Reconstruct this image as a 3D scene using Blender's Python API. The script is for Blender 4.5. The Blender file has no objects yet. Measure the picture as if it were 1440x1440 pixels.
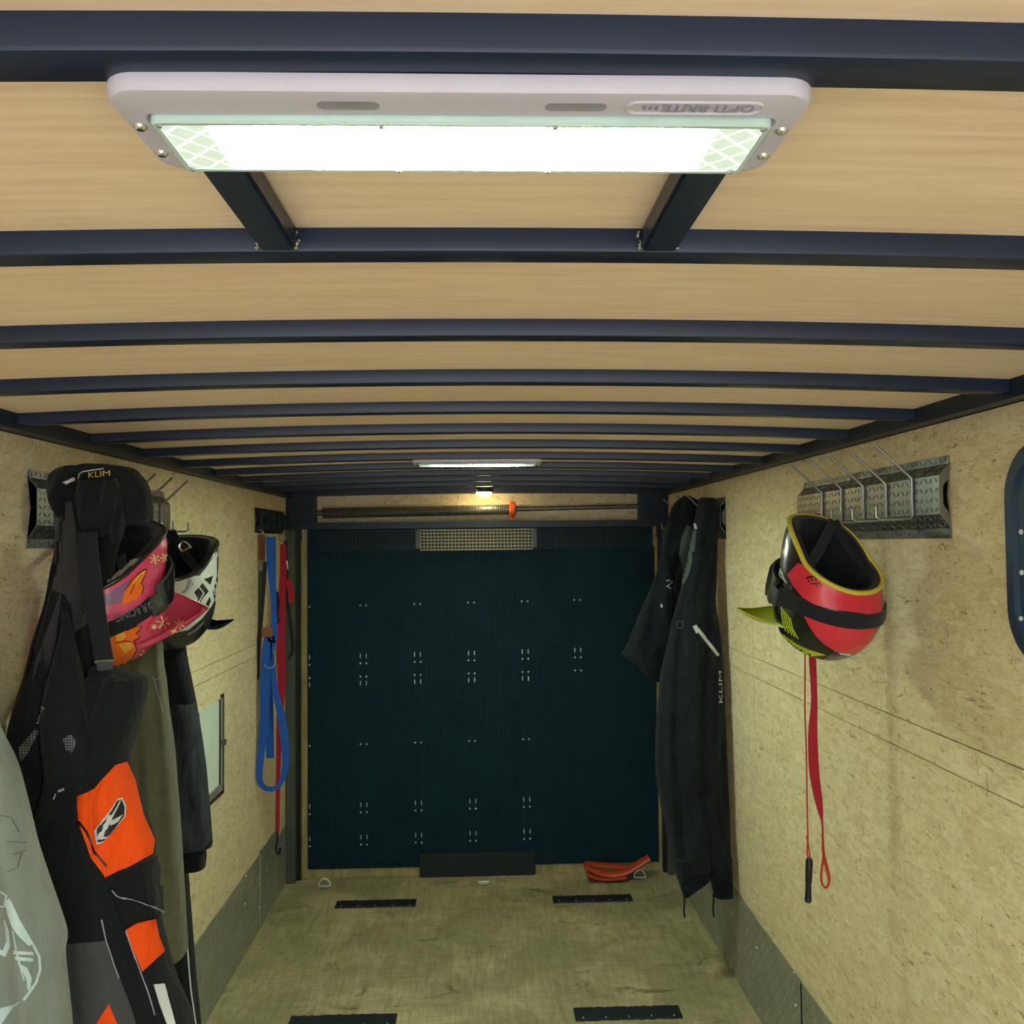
import bpy, bmesh, math, random
from mathutils import Vector, Matrix, noise
from mathutils.bvhtree import BVHTree
from mathutils.geometry import delaunay_2d_cdt
random.seed(7)
S = bpy.context.scene
C = S.collection
# ------------------------------------------------------------------ camera, world, exposure
F = 1250.0
CAM = Vector((1.0447, 0.0, 1.769))
YAW, PIT, ROL = 0.03455, 0.03595, 0.01006
fw = Vector((math.sin(YAW)*math.cos(PIT), math.cos(YAW)*math.cos(PIT), math.sin(PIT)))
r0 = fw.cross(Vector((0, 0, 1))).normalized(); u0 = r0.cross(fw)
rt = math.cos(ROL)*r0 - math.sin(ROL)*u0
up = math.sin(ROL)*r0 + math.cos(ROL)*u0
cd = bpy.data.cameras.new('camera'); cam = bpy.data.objects.new('camera', cd); C.objects.link(cam)
cd.sensor_width = 36; cd.lens = F/1440*36; cd.clip_start = 0.02; cd.clip_end = 60
M4 = Matrix((rt, up, -fw)).transposed().to_4x4(); M4.translation = CAM
cam.matrix_world = M4
S.camera = cam
S.view_settings.view_transform = 'Standard'; S.view_settings.look = 'None'
S.view_settings.gamma = 1; S.view_settings.use_curve_mapping = False
S.view_settings.exposure = 2.02
w = bpy.data.worlds.new('world'); S.world = w; w.use_nodes = True
# open front added behind the camera; invented sky and snow glow brighten the ceiling
wt = w.node_tree; bg = wt.nodes['Background']
tc = wt.nodes.new('ShaderNodeTexCoord'); sx = wt.nodes.new('ShaderNodeSeparateXYZ'); rp = wt.nodes.new('ShaderNodeValToRGB')
wt.links.new(tc.outputs['Generated'], sx.inputs[0]); 
ma = wt.nodes.new('ShaderNodeMath'); ma.operation = 'MULTIPLY_ADD'; ma.inputs[1].default_value = .5; ma.inputs[2].default_value = .5
wt.links.new(sx.outputs[2], ma.inputs[0]); wt.links.new(ma.outputs[0], rp.inputs[0])
rp.color_ramp.elements[0].position = .47; rp.color_ramp.elements[0].color = (1, 1, 1, 1)
rp.color_ramp.elements[1].position = .53; rp.color_ramp.elements[1].color = (.36, .44, .56, 1)
wt.links.new(rp.outputs[0], bg.inputs[0]); bg.inputs[1].default_value = 0.72
pl = bpy.data.lights.new('added_fill_portal', 'AREA'); pl.shape = 'RECTANGLE'; pl.size = 2.1; pl.size_y = 2.1; pl.cycles.is_portal = True  # sampling portal for the added opening and its fill light
po = bpy.data.objects.new('added_fill_portal', pl); C.objects.link(po); po.location = (1.03, -1.1, 1.05); po.rotation_euler = (math.radians(90), 0, math.radians(0))
LED = 100.0          # strength of the ceiling lamps' lenses
W, H, D, Y0 = 2.06, 2.028, 4.835, -1.1
HB, KB = 2.062, 0.0225
def zroof(x): return HB - KB*(x-1.03)**2
# ------------------------------------------------------------------ pixel <-> place (only to take measurements off the photograph)
def ray(x, y): return fw + rt*((x-720)/F) - up*((y-720)/F)
def onx(x, y, X): d = ray(x, y); return CAM + d*((X-CAM.x)/d.x)
def ony(x, y, Y): d = ray(x, y); return CAM + d*((Y-CAM.y)/d.y)
def onz(x, y, Z): d = ray(x, y); return CAM + d*((Z-CAM.z)/d.z)
# ------------------------------------------------------------------ materials
def lin(c):
    return tuple((v/255/12.92 if v/255 <= .04045 else ((v/255+.055)/1.055)**2.4) for v in c)
class NT:
    def __init__(s, name):
        s.m = bpy.data.materials.new(name); s.m.use_nodes = True
        s.t = s.m.node_tree; s.b = s.t.nodes['Principled BSDF']
        s.co = s.n('ShaderNodeTexCoord').outputs['Object']
    def n(s, typ, **k):
        q = s.t.nodes.new(typ)
        for a, v in k.items(): setattr(q, a, v)
        return q
    def l(s, a, b): s.t.links.new(a, b)
    def mapn(s, scale=(1, 1, 1), rot=(0, 0, 0), src=None):
        q = s.n('ShaderNodeMapping'); q.inputs['Scale'].default_value = scale; q.inputs['Rotation'].default_value = rot
        s.l(src or s.co, q.inputs[0]); return q.outputs[0]
    def noise(s, scale, det=4, vec=None, rough=.55, dist=0):
        q = s.n('ShaderNodeTexNoise'); q.inputs['Scale'].default_value = scale; q.inputs['Detail'].default_value = det
        q.inputs['Roughness'].default_value = rough; q.inputs['Distortion'].default_value = dist
        s.l(vec or s.co, q.inputs['Vector']); return q.outputs['Fac']
    def vor(s, scale, vec=None, out='Color', feat='F1'):
        q = s.n('ShaderNodeTexVoronoi', feature=feat); q.inputs['Scale'].default_value = scale
        s.l(vec or s.co, q.inputs['Vector']); return q.outputs[out]
    def ramp(s, f, stops):
        q = s.n('ShaderNodeValToRGB'); e = q.color_ramp.elements
        while len(e) < len(stops): e.new(.5)
        for i, (p, c) in enumerate(stops): e[i].position = p; e[i].color = (*c, 1)
        s.l(f, q.inputs[0]); return q.outputs[0]
    def mix(s, f, a, b, mode='MIX'):
        q = s.n('ShaderNodeMix', data_type='RGBA', blend_type=mode)
        if isinstance(f, (int, float)): q.inputs[0].default_value = f
        else: s.l(f, q.inputs[0])
        for i, v in ((6, a), (7, b)):
            if isinstance(v, tuple): q.inputs[i].default_value = (*v, 1)
            else: s.l(v, q.inputs[i])
        return q.outputs[2]
    def math(s, op, a, b=0.0, c=None):
        q = s.n('ShaderNodeMath', operation=op)
        for i, v in enumerate((a, b) if c is None else (a, b, c)):
            if isinstance(v, (int, float)): q.inputs[i].default_value = v
            else: s.l(v, q.inputs[i])
        return q.outputs[0]
    def bump(s, f, strength, dist=.01):
        q = s.n('ShaderNodeBump'); q.inputs['Strength'].default_value = strength; q.inputs['Distance'].default_value = dist
        s.l(f, q.inputs['Height']); s.l(q.outputs[0], s.b.inputs['Normal'])
    def col(s, c):
        if isinstance(c, tuple): s.b.inputs['Base Color'].default_value = (*c, 1)
        else: s.l(c, s.b.inputs['Base Color'])
    def set(s, rough=.5, metal=0, spec=None, coat=0, sheen=0):
        s.b.inputs['Roughness'].default_value = rough; s.b.inputs['Metallic'].default_value = metal
        if spec is not None: s.b.inputs['Specular IOR Level'].default_value = spec
        s.b.inputs['Coat Weight'].default_value = coat; s.b.inputs['Coat Roughness'].default_value = .1
        s.b.inputs['Sheen Weight'].default_value = sheen
def simple(name, rgb, rough=.5, metal=0, var=.12, scale=25, bump=0, bscale=300, stretch=(1, 1, 1), spec=None, coat=0, sheen=0):
    s = NT(name); c = lin(rgb); v = s.mapn(stretch)
    f = s.noise(scale, 5, v)
    s.col(s.ramp(f, [(.3, tuple(x*(1-var) for x in c)), (.7, tuple(min(1, x*(1+var)) for x in c))]))
    s.set(rough, metal, spec, coat, sheen)
    if bump: s.bump(s.noise(bscale, 3, v), bump, .002)
    return s.m
def cloth(name, rgb, var=.12, rough=.85, wr=.35, sheen=.15, weave=900):
    s = NT(name); c = lin(rgb)
    f = s.noise(18, 5)
    s.col(s.ramp(f, [(.25, tuple(x*(1-var) for x in c)), (.75, tuple(min(1, x*(1+var)) for x in c))]))
    s.set(rough, 0, .3, 0, sheen)
    h = s.math('ADD', s.noise(14, 6, s.mapn((1, 1, .45)), .6, .6), s.math('MULTIPLY', s.noise(weave, 2), .04))
    s.bump(h, min(1, wr*1.7), .04)
    return s.m
def osb(name):
    s = NT(name)
    def chips(rot, sc):
        return s.vor(1, s.mapn(sc, rot), 'Color')
    a = chips((0.5, 0, 0), (20, 14, 55)); b = chips((-0.7, 0.1, 0), (20, 16, 60)); d = chips((1.4, 0, .1), (20, 15, 48))
    sel = s.noise(9, 2)
    bw = lambda q: s.math('MULTIPLY', q, 1.0)
    def sep(q):
        k = s.n('ShaderNodeSeparateColor'); s.l(q, k.inputs[0]); return k.outputs[0]
    v1 = s.mix(s.ramp(sel, [(.42, (0, 0, 0)), (.5, (1, 1, 1))]), a, b)
    v2 = s.mix(s.ramp(s.noise(11, 2, s.mapn((1.3, 1, 1))), [(.45, (0, 0, 0)), (.56, (1, 1, 1))]), v1, d)
    val = sep(v2)
    big = s.noise(2.2, 4)
    base = s.ramp(val, [(0, lin((216, 198, 160))), (.35, lin((230, 214, 178))), (.7, lin((238, 224, 190))), (1, lin((248, 238, 212)))])
    base = s.mix(.35, base, s.ramp(big, [(.3, lin((224, 206, 168))), (.7, lin((242, 228, 194)))]))
    fibre = s.noise(60, 4, s.mapn((1, .8, 3), (.6, 0, 0)))
    base = s.mix(.22, base, s.ramp(fibre, [(.35, lin((150, 116, 66))), (.65, lin((238, 216, 164)))]))
    fl = s.math('MULTIPLY', s.ramp(s.noise(48, 3, s.mapn((1, .5, 1.8), (.8, 0, 0)), .6, 1.2), [(.62, (0, 0, 0)), (.69, (1, 1, 1))]), .6)
    base = s.mix(fl, base, lin((116, 82, 42)))
    fl2 = s.math('MULTIPLY', s.ramp(s.noise(60, 3, s.mapn((1, 1.6, .5), (-.5, 0, .3)), .6, 1.0), [(.64, (0, 0, 0)), (.70, (1, 1, 1))]), .5)
    base = s.mix(fl2, base, lin((104, 74, 40)))
    s.col(base); s.set(.75, 0, .25)
    s.bump(s.math('ADD', val, fibre), .12, .002)
    return s.m
def ply(name, c1, c2, c3, stretch, rough=.6):
    s = NT(name)
    g = s.noise(9, 7, s.mapn(stretch), .6, .4)
    g2 = s.noise(2.0, 4, s.mapn((.8, 2.5, 1)))
    base = s.ramp(g, [(.28, c1), (.5, c2), (.72, c3)])
    base = s.mix(.25, base, s.ramp(g2, [(.3, c1), (.7, c3)]))
    st = s.ramp(s.noise(14, 5, s.mapn((.5, 9, 1)), .7, 1), [(.66, (0, 0, 0)), (.78, (1, 1, 1))])
    base = s.mix(s.math('MULTIPLY', st, .3), base, tuple(x*.55 for x in c1))
    s.col(base); s.set(rough, 0, .3); s.bump(g, .08, .002)
    return s.m
def floor_mat():
    s = NT('worn_floor_plywood')
    g = s.noise(6, 8, s.mapn((6, .8, 1)), .7, 1.2)
    g2 = s.noise(12, 7, s.mapn((.6, 4.5, 1), (0, 0, .06)), .72, 1.0)
    big = s.noise(2.6, 5, None, .6, .6)
    base = s.ramp(g, [(.25, lin((118, 108, 80))), (.5, lin((178, 166, 128))), (.75, lin((216, 204, 164)))])
    base = s.mix(.4, base, s.ramp(g2, [(.3, lin((140, 130, 98))), (.7, lin((218, 206, 168)))]))
    base = s.mix(s.math('MULTIPLY', s.ramp(big, [(.42, (1, 1, 1)), (.62, (0, 0, 0))]), .45), base, lin((104, 98, 72)))
    st = s.ramp(s.noise(5.5, 5, s.mapn((.8, 1.6, 1)), .62, .9), [(.6, (0, 0, 0)), (.7, (1, 1, 1))])
    base = s.mix(s.math('MULTIPLY', st, .62), base, lin((52, 48, 36)))
    sc = s.ramp(s.noise(22, 3, s.mapn((3, .25, 1), (0, 0, .25)), .6), [(.68, (0, 0, 0)), (.76, (1, 1, 1))])
    base = s.mix(s.math('MULTIPLY', sc, .45), base, lin((70, 62, 42)))
    s.col(base); s.set(.72, 0, .3); s.bump(g, .15, .003)
    return s.m
def lens_mat():
    s = NT('lamp_lens')
    x = s.n('ShaderNodeSeparateXYZ'); s.l(s.co, x.inputs[0]); X, Y = x.outputs[0], x.outputs[1]
    ax = s.math('ABSOLUTE', X)
    body = s.ramp(ax, [(.125, (1, 1, 1)), (.15, (.03, .03, .03)), (.172, (.0004, .0004, .0004))])
    per = s.math('COSINE', s.math('MULTIPLY', s.math('ADD', X, .03), 2*math.pi/.06))
    led = s.ramp(per, [(.1, (.5, .5, .5)), (.95, (1, 1, 1))])
    u1 = s.math('ABSOLUTE', s.math('SUBTRACT', s.math('FRACT', s.math('MULTIPLY', s.math('ADD', X, Y), 45)), .5))
    u2 = s.math('ABSOLUTE', s.math('SUBTRACT', s.math('FRACT', s.math('MULTIPLY', s.math('SUBTRACT', X, Y), 45)), .5))
    lat = s.ramp(s.math('MINIMUM', u1, u2), [(.04, (1, 1, 1)), (.1, (0, 0, 0))])
    st = s.math('MULTIPLY', s.math('MULTIPLY', body, led), LED)
    st = s.math('ADD', st, s.math('ADD', s.math('MULTIPLY', lat, .14), .10))
    s.col((.6, .7, .68)); s.set(.25)
    s.b.inputs['Emission Color'].default_value = (.80, 1.0, .76, 1)
    s.l(st, s.b.inputs['Emission Strength'])
    return s.m
def emit(name, rgb, st):
    s = NT(name); s.col(rgb); s.set(.3)
    s.b.inputs['Emission Color'].default_value = (*rgb, 1); s.b.inputs['Emission Strength'].default_value = st
    return s.m
def wavy(name, a, b):
    s = NT(name)
    g = s.noise(30, 4, s.mapn((1, 1, .35), (0, .95, 0)), .6, .8)
    g2 = s.noise(80, 3, s.mapn((1, 1, .2), (0, .95, 0)), .6, .3)
    c = s.ramp(g, [(.42, lin(a)), (.58, lin(b))])
    c = s.mix(.35, c, s.ramp(g2, [(.4, lin(a)), (.6, lin(b))]))
    s.col(c); s.set(.75, 0, .35); s.bump(s.noise(12, 5), .3, .02)
    return s.m
def meshmat(name, a, b):
    s = NT(name); q = s.n('ShaderNodeTexChecker'); q.inputs['Scale'].default_value = 260
    q.inputs[1].default_value = (*lin(a), 1); q.inputs[2].default_value = (*lin(b), 1)
    s.l(s.mapn((1, .01, 1), (0, .78, 0)), q.inputs[0]); s.col(q.outputs[0]); s.set(.6)
    return s.m
MT = {}
MT['osb'] = osb('strand_board')
MT['ply'] = ply('ceiling_plywood', lin((228, 198, 166)), lin((242, 215, 184)), lin((250, 230, 202)), (.55, 9, 1))
MT['edgewood'] = ply('raw_wood_edge', lin((120, 108, 72)), lin((160, 144, 100)), lin((186, 170, 124)), (3, 3, .8))
MT['floor'] = floor_mat()
MT['beam'] = simple('black_steel_haze_blue', (10, 32, 58), .38, 0, .15, 12, .05, 90)  # black steel, bluish lens haze mixed into its base colour
MT['rail'] = simple('dark_steel_rail', (9, 30, 50), .45, 0, .12, 10)
MT['post'] = simple('grey_steel_post', (84, 90, 82), .5, .4, .12, 8, .04, 60)
MT['kick'] = simple('dull_tread_plate', (164, 166, 152), .38, .5, .14, 12, .08, 60)
MT['plate'] = simple('polished_tread_plate', (136, 142, 144), .28, .85, .12, 18, .08, 80)
MT['platedk'] = simple('shaded_tread_plate', (24, 40, 48), .35, .3, .1, 18)  # rack plate in shade, the shade is put into this colour
MT['steel'] = simple('bright_wire', (170, 172, 170), .3, .85, .08, 30)
MT['screw'] = simple('pale_screw_head', (214, 220, 222), .3, .2, .05, 30)
MT['chrome'] = simple('chrome', (205, 205, 205), .15, .95, .05, 30)
MT['rubber'] = simple('black_ribbed_rubber', (9, 42, 56), .62, 0, .2, 6, .06, 60, spec=.2)
MT['rubber2'] = simple('black_rubber_pad', (14, 26, 34), .65, 0, .25, 30, .3, 200)
MT['blk'] = simple('black_plastic', (16, 19, 22), .4, 0, .12, 20)
MT['lampbody'] = simple('grey_lamp_housing', (196, 192, 206), .45, 0, .05, 14, .04, 40)
MT['lampslot'] = simple('lamp_slot', (150, 149, 160), .5)
MT['lens'] = lens_mat()
MT['lensrim'] = simple('clear_lens_rim', (190, 216, 208), .25, 0, .04, 30)
MT['dome'] = emit('warm_dome_lens', (1.0, .78, .36), 16)
MT['spring'] = simple('oiled_spring_steel', (112, 114, 108), .32, .55, .15, 30)
MT['orangepaint'] = simple('orange_paint', (226, 92, 40), .45, 0, .12, 40)
MT['orangerub'] = simple('orange_rubber_hose', (186, 74, 40), .38, 0, .2, 20, .1, 80)
MT['mesh'] = simple('lamplit_mesh', (112, 104, 78), .35, .8, .12, 40)  # middle of the guard, dome lamp light put into a lighter colour
MT['meshdk'] = simple('unlit_mesh', (26, 36, 42), .5, .3, .12, 40)  # same guard away from the dome lamp, dimness put into the colour
MT['white'] = simple('white_door_panel', (228, 238, 230), .45, 0, .05, 8)
MT['alu'] = simple('aluminium_frame', (188, 192, 184), .35, .6, .06, 20)
MT['rust'] = simple('rusty_edge', (70, 48, 34), .8, 0, .3, 60)
MT['glass'] = simple('dark_glass', (14, 24, 34), .08, 0, .05, 5, spec=.6)
MT['gasket'] = simple('navy_window_frame', (14, 44, 76), .5, 0, .1, 12)
MT['seam'] = simple('seam_shadow_gap', (96, 74, 40), .9, 0, .2, 20)
MT['jet'] = cloth('black_nylon', (10, 13, 18), sheen=.06)
MT['jet2'] = cloth('black_softshell', (14, 19, 23), wr=.28, sheen=.06)
MT['char'] = cloth('charcoal_fabric', (54, 50, 51), wr=.35)
MT['dgrey'] = cloth('dark_grey_fabric', (70, 72, 74), wr=.3)
MT['olive'] = cloth('olive_fabric', (104, 102, 84), wr=.3)
MT['orange'] = cloth('bright_orange_fabric', (255, 82, 0), .04, .7, .3, 0)
MT['greysh'] = cloth('grey_jersey', (128, 136, 132), .08, .5, .25, .3)
MT['print'] = simple('pale_print', (188, 208, 212), .5, 0, .04)
MT['dprint'] = simple('dark_print', (70, 76, 76), .6, 0, .05)
MT['reflect'] = simple('silver_reflective_tape', (214, 220, 224), .4, .1, .05)
MT['gold'] = simple('gold_thread', (196, 170, 80), .5, 0, .1)
MT['silver'] = simple('silver_thread', (196, 198, 196), .5, 0, .06)
MT['navy'] = simple('dark_navy_patch', (22, 18, 34), .5, 0, .1)
MT['lining'] = cloth('grey_green_lining', (74, 88, 88), wr=.2)
MT['wave'] = wavy('slate_wave_print', (26, 31, 40), (52, 60, 70))
MT['vent'] = meshmat('mesh_vent', (14, 18, 20), (110, 112, 108))
MT['suit'] = cloth('black_blue_nylon', (7, 20, 28), wr=.5, sheen=.05)
MT['pink'] = simple('pink_gloss', (222, 74, 112), .25, 0, .04, 10, coat=.5)
MT['redg'] = simple('red_gloss', (214, 44, 62), .33, 0, .06, 10, coat=.3)
MT['blkg'] = simple('black_gloss', (18, 22, 26), .25, 0, .1, 10, coat=.5)
MT['dkshell'] = simple('charcoal_gloss', (40, 42, 42), .3, 0, .1, 10, coat=.4)
MT['lime'] = simple('lime_gloss', (190, 205, 40), .35, 0, .05, 10, coat=.2)
MT['yel'] = simple('yellow_trim', (206, 190, 66), .45, 0, .06, 10)
MT['whiteg'] = simple('white_gloss', (214, 222, 218), .28, 0, .05, 12, coat=.4)
MT['liner'] = cloth('helmet_liner', (15, 19, 26), wr=.15)
MT['dimtext'] = simple('grey_woven_lettering', (104, 106, 110), .7, 0, .05, 30)
MT['band'] = cloth('elastic_band', (22, 26, 34), wr=.08, weave=500)
MT['goggle'] = simple('grey_goggle_frame', (62, 68, 68), .35, 0, .1, 20)
MT['lensdk'] = simple('goggle_lens', (30, 34, 36), .1, 0, .05, 20, coat=.6)
MT['flame'] = simple('orange_flame', (255, 112, 20), .3, 0, .1, 60, coat=.4)
MT['flame2'] = simple('yellow_flame', (250, 176, 70), .3, 0, .1, 60, coat=.4)
MT['cream'] = simple('cream_print', (240, 214, 150), .35, 0, .05, 60)
MT['purple'] = simple('purple_print', (132, 92, 136), .3, 0, .15, 80, coat=.4)
MT['greyliner'] = cloth('grey_foam', (128, 124, 110), wr=.1)
MT['blue'] = cloth('blue_webbing', (26, 84, 178), .08, .7, .08)
MT['redw'] = cloth('red_webbing', (168, 26, 48), .08, .7, .08)
MT['redcord'] = cloth('red_orange_cord', (176, 62, 44), .08, .7, .08)
MT['greyw'] = cloth('grey_webbing', (78, 82, 78), .1, .8, .08)
MT['brownw'] = cloth('tan_webbing', (134, 86, 62), .1, .8, .08)
MT['beigew'] = cloth('beige_webbing', (140, 128, 102), .1, .8, .08)
# ------------------------------------------------------------------ builders
class MB:
    def __init__(s): s.b = bmesh.new()
    def box(s, x0, x1, y0, y1, z0, z1, bev=0):
        vs = [s.b.verts.new((x, y, z)) for x in (x0, x1) for y in (y0, y1) for z in (z0, z1)]
        fs = [s.b.faces.new([vs[i] for i in f]) for f in ((0, 1, 3, 2), (4, 6, 7, 5), (0, 4, 5, 1), (2, 3, 7, 6), (0, 2, 6, 4), (1, 5, 7, 3))]
        if bev:
            ed = list({e for f in fs for e in f.edges})
            bmesh.ops.bevel(s.b, geom=ed, offset=bev, segments=2, affect='EDGES')
        return s
    def loft(s, rings, cap0=True, cap1=True, closed=True):
        R = [[s.b.verts.new(p) for p in r] for r in rings]; n = len(R[0])
        for a, b in zip(R, R[1:]):
            for i in range(n if closed else n-1):
                j = (i+1) % n
                try: s.b.faces.new((a[i], a[j], b[j], b[i]))
                except ValueError: pass
        for q, k in ((cap0, R[0]), (cap1, R[-1])):
            if q and closed:
                c = s.b.verts.new(sum((v.co for v in k), Vector())/n)
                for i in range(n): s.b.faces.new((k[i], k[(i+1) % n], c))
        return s
    def tube(s, pts, r, n=8, closed=False):
        pts = [Vector(p) for p in pts]; rings = []; m = len(pts)
        prev = None
        for i, p in enumerate(pts):
            if closed: t = pts[(i+1) % m]-pts[i-1]
            else: t = pts[min(i+1, m-1)]-pts[max(i-1, 0)]
            t.normalize()
            if prev is None:
                a = Vector((0, 0, 1)) if abs(t.z) < .9 else Vector((1, 0, 0))
            else: a = prev
            x = (a - t*a.dot(t)).normalized(); y = t.cross(x); prev = x
            rr = r[i] if isinstance(r, (list, tuple)) else r
            rings.append([p + (x*math.cos(k*2*math.pi/n) + y*math.sin(k*2*math.pi/n))*rr for k in range(n)])
        if closed:
            rings.append(rings[0]); s.loft(rings, False, False); bmesh.ops.remove_doubles(s.b, verts=s.b.verts[:], dist=1e-6)
        else: s.loft(rings)
        return s
    def cyl(s, p, q, r, n=16): return s.tube([p, q], r, n)
    def prism(s, pts, d):
        a = [s.b.verts.new(Vector(p)) for p in pts]; b = [s.b.verts.new(Vector(p)+Vector(d)) for p in pts]; n = len(a)
        s.b.faces.new(a); s.b.faces.new(b[::-1])
        for i in range(n): s.b.faces.new((a[i], b[i], b[(i+1) % n], a[(i+1) % n]))
        return s
    def ribbon(s, pts, wid, nrm, th=.0015):
        """flat webbing along pts, wid(s) across, nrm = face normal"""
        rings = []; m = len(pts)
        for i, p in enumerate(pts):
            p = Vector(p); t = (Vector(pts[min(i+1, m-1)])-Vector(pts[max(i-1, 0)])).normalized()
            nn = nrm[i] if isinstance(nrm, list) else nrm
            nn = (Vector(nn) - t*Vector(nn).dot(t)).normalized(); x = t.cross(nn)
            ww = (wid[i] if isinstance(wid, (list, tuple)) else wid)/2
            rings.append([p+x*ww+nn*th, p-x*ww+nn*th, p-x*ww-nn*th, p+x*ww-nn*th])
        return s.loft(rings)
    def xform(s, m): bmesh.ops.transform(s.b, matrix=m, verts=s.b.verts[:]); return s
    def build(s, name, m, parent=None, smooth=35, kind=None, label=None, off=None):
        bmesh.ops.recalc_face_normals(s.b, faces=s.b.faces[:])
        me = bpy.data.meshes.new(name); s.b.to_mesh(me)
        me.materials.append(MT[m] if isinstance(m, str) else m)
        if smooth:
            me.polygons.foreach_set('use_smooth', [True]*len(me.polygons)); me.set_sharp_from_angle(angle=math.radians(smooth))
        o = bpy.data.objects.new(name, me); C.objects.link(o)
        if parent is not None:
            o.parent = parent
            if off is None:
                l = Vector(); q = parent
                while q is not None: l += Vector(q.location) + q.matrix_parent_inverse.translation; q = q.parent
                o.matrix_parent_inverse = Matrix.Translation(-l)
        if kind: o['kind'] = kind
        if label: o['label'] = label
        BV[o.name] = BVHTree.FromBMesh(s.b)
        s.b.free()
        return o
BV = {}
def tag(o, label, cat, group=None):
    o['label'] = label; o['category'] = cat
    if group: o['group'] = group
    return o
def thing(name, label, cat, loc=(0, 0, 0), group=None):
    o = bpy.data.objects.new(name, None); o.empty_display_size = .05; C.objects.link(o); o.location = loc
    return tag(o, label, cat, group)
def struct(o): o['kind'] = 'structure'; return o
def dup(root, loc, label=None):
    r = root.copy(); C.objects.link(r); r.location = loc
    if label: r['label'] = label
    for ch in list(root.children):
        c = ch.copy(); C.objects.link(c); c.parent = r
        for g in list(ch.children):
            d = g.copy(); C.objects.link(d); d.parent = c
    return r
def zc(x0, y0, s, pts): return [(x0+a/s, y0+b/s) for a, b in pts]
def cr(p, n):
    """Catmull-Rom through rows of numbers"""
    out = []
    for i in range(len(p)-1):
        a, b, c, d = p[max(i-1, 0)], p[i], p[i+1], p[min(i+2, len(p)-1)]
        for k in range(n):
            t = k/n
            out.append([.5*(2*b[j]+(c[j]-a[j])*t+(2*a[j]-5*b[j]+4*c[j]-d[j])*t*t+(3*b[j]-a[j]-3*c[j]+d[j])*t**3) for j in range(len(b))])
    out.append(list(p[-1])); return out
def garment(rows, Y, th, amp=.012, folds=(2.2, 4.1, 7.3), seed=0, N=72, n=8, xr=(.006, W-.006), wr=.006, flat=.75, mb=None):
    """a hanging garment: closed horizontal sections, (py, xleft, xright) measured off the photograph; Y and th may be (top, bottom)"""
    rnd = random.Random(seed); ph = [rnd.uniform(0, 6.28) for _ in range(12)]
    if not isinstance(Y, tuple): Y = (Y, Y)
    if not isinstance(th, tuple): th = (th, th)
    R = cr(rows, n); m = len(R); rings = []
    for i, (py, xl, xr_) in enumerate(R):
        v = i/(m-1); y = Y[0]+(Y[1]-Y[0])*v; t = th[0]+(th[1]-th[0])*v
        PL, PR = ony(xl, py, y), ony(xr_, py, y); c = (PL+PR)/2; a = (PR-PL)/2
        hw = a.length; t = min(t, max(hw*.9, .006))
        ring = []
        for k in range(N):
            th_ = 2*math.pi*k/N; co, si = math.cos(th_), math.sin(th_)
            sx = math.copysign(abs(co)**flat, co); sy = math.copysign(abs(si)**flat, si)
            e = (1-sx**4)
            d = 0
            for q, f in enumerate(folds):
                sc = hw/.12
                d += amp/(1+.5*q)*math.sin(f*sx*math.pi*sc+ph[q]+(v*1.6-.8)*math.sin(ph[q+4])*2+.6*math.sin(v*5+ph[q+7]))
            p = c + a*sx
            d += wr*2*(noise.noise(Vector((p.x*14+seed, p.z*9, seed*3.1)))+.5*noise.noise(Vector((p.x*30+p.z*22, p.z*24, seed*1.7))))
            p = p + Vector((0, -1, 0))*(t*sy + d*e*(1 if si > 0 else -.4))
            p.x = min(max(p.x, xr[0]), xr[1])
            ring.append(p)
        rings.append(ring)
    mb = mb or MB()
    return mb.loft(rings)
def cast(targets, x, y):
    d = ray(x, y).normalized(); best = None
    for t in targets:
        h = BV[t.name].ray_cast(CAM, d)
        if h[0] is not None and (best is None or h[3] < best[2]): best = (h[0], h[1], h[3])
    if best is None: return None
    nn = best[1] if best[1].dot(d) < 0 else -best[1]
    return best[0], nn, best[2]
def in_poly(x, y, P):
    c = False; j = len(P)-1
    for i in range(len(P)):
        if (P[i][1] > y) != (P[j][1] > y) and x < (P[j][0]-P[i][0])*(y-P[i][1])/(P[j][1]-P[i][1]+1e-12)+P[i][0]: c = not c
        j = i
    return c
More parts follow.
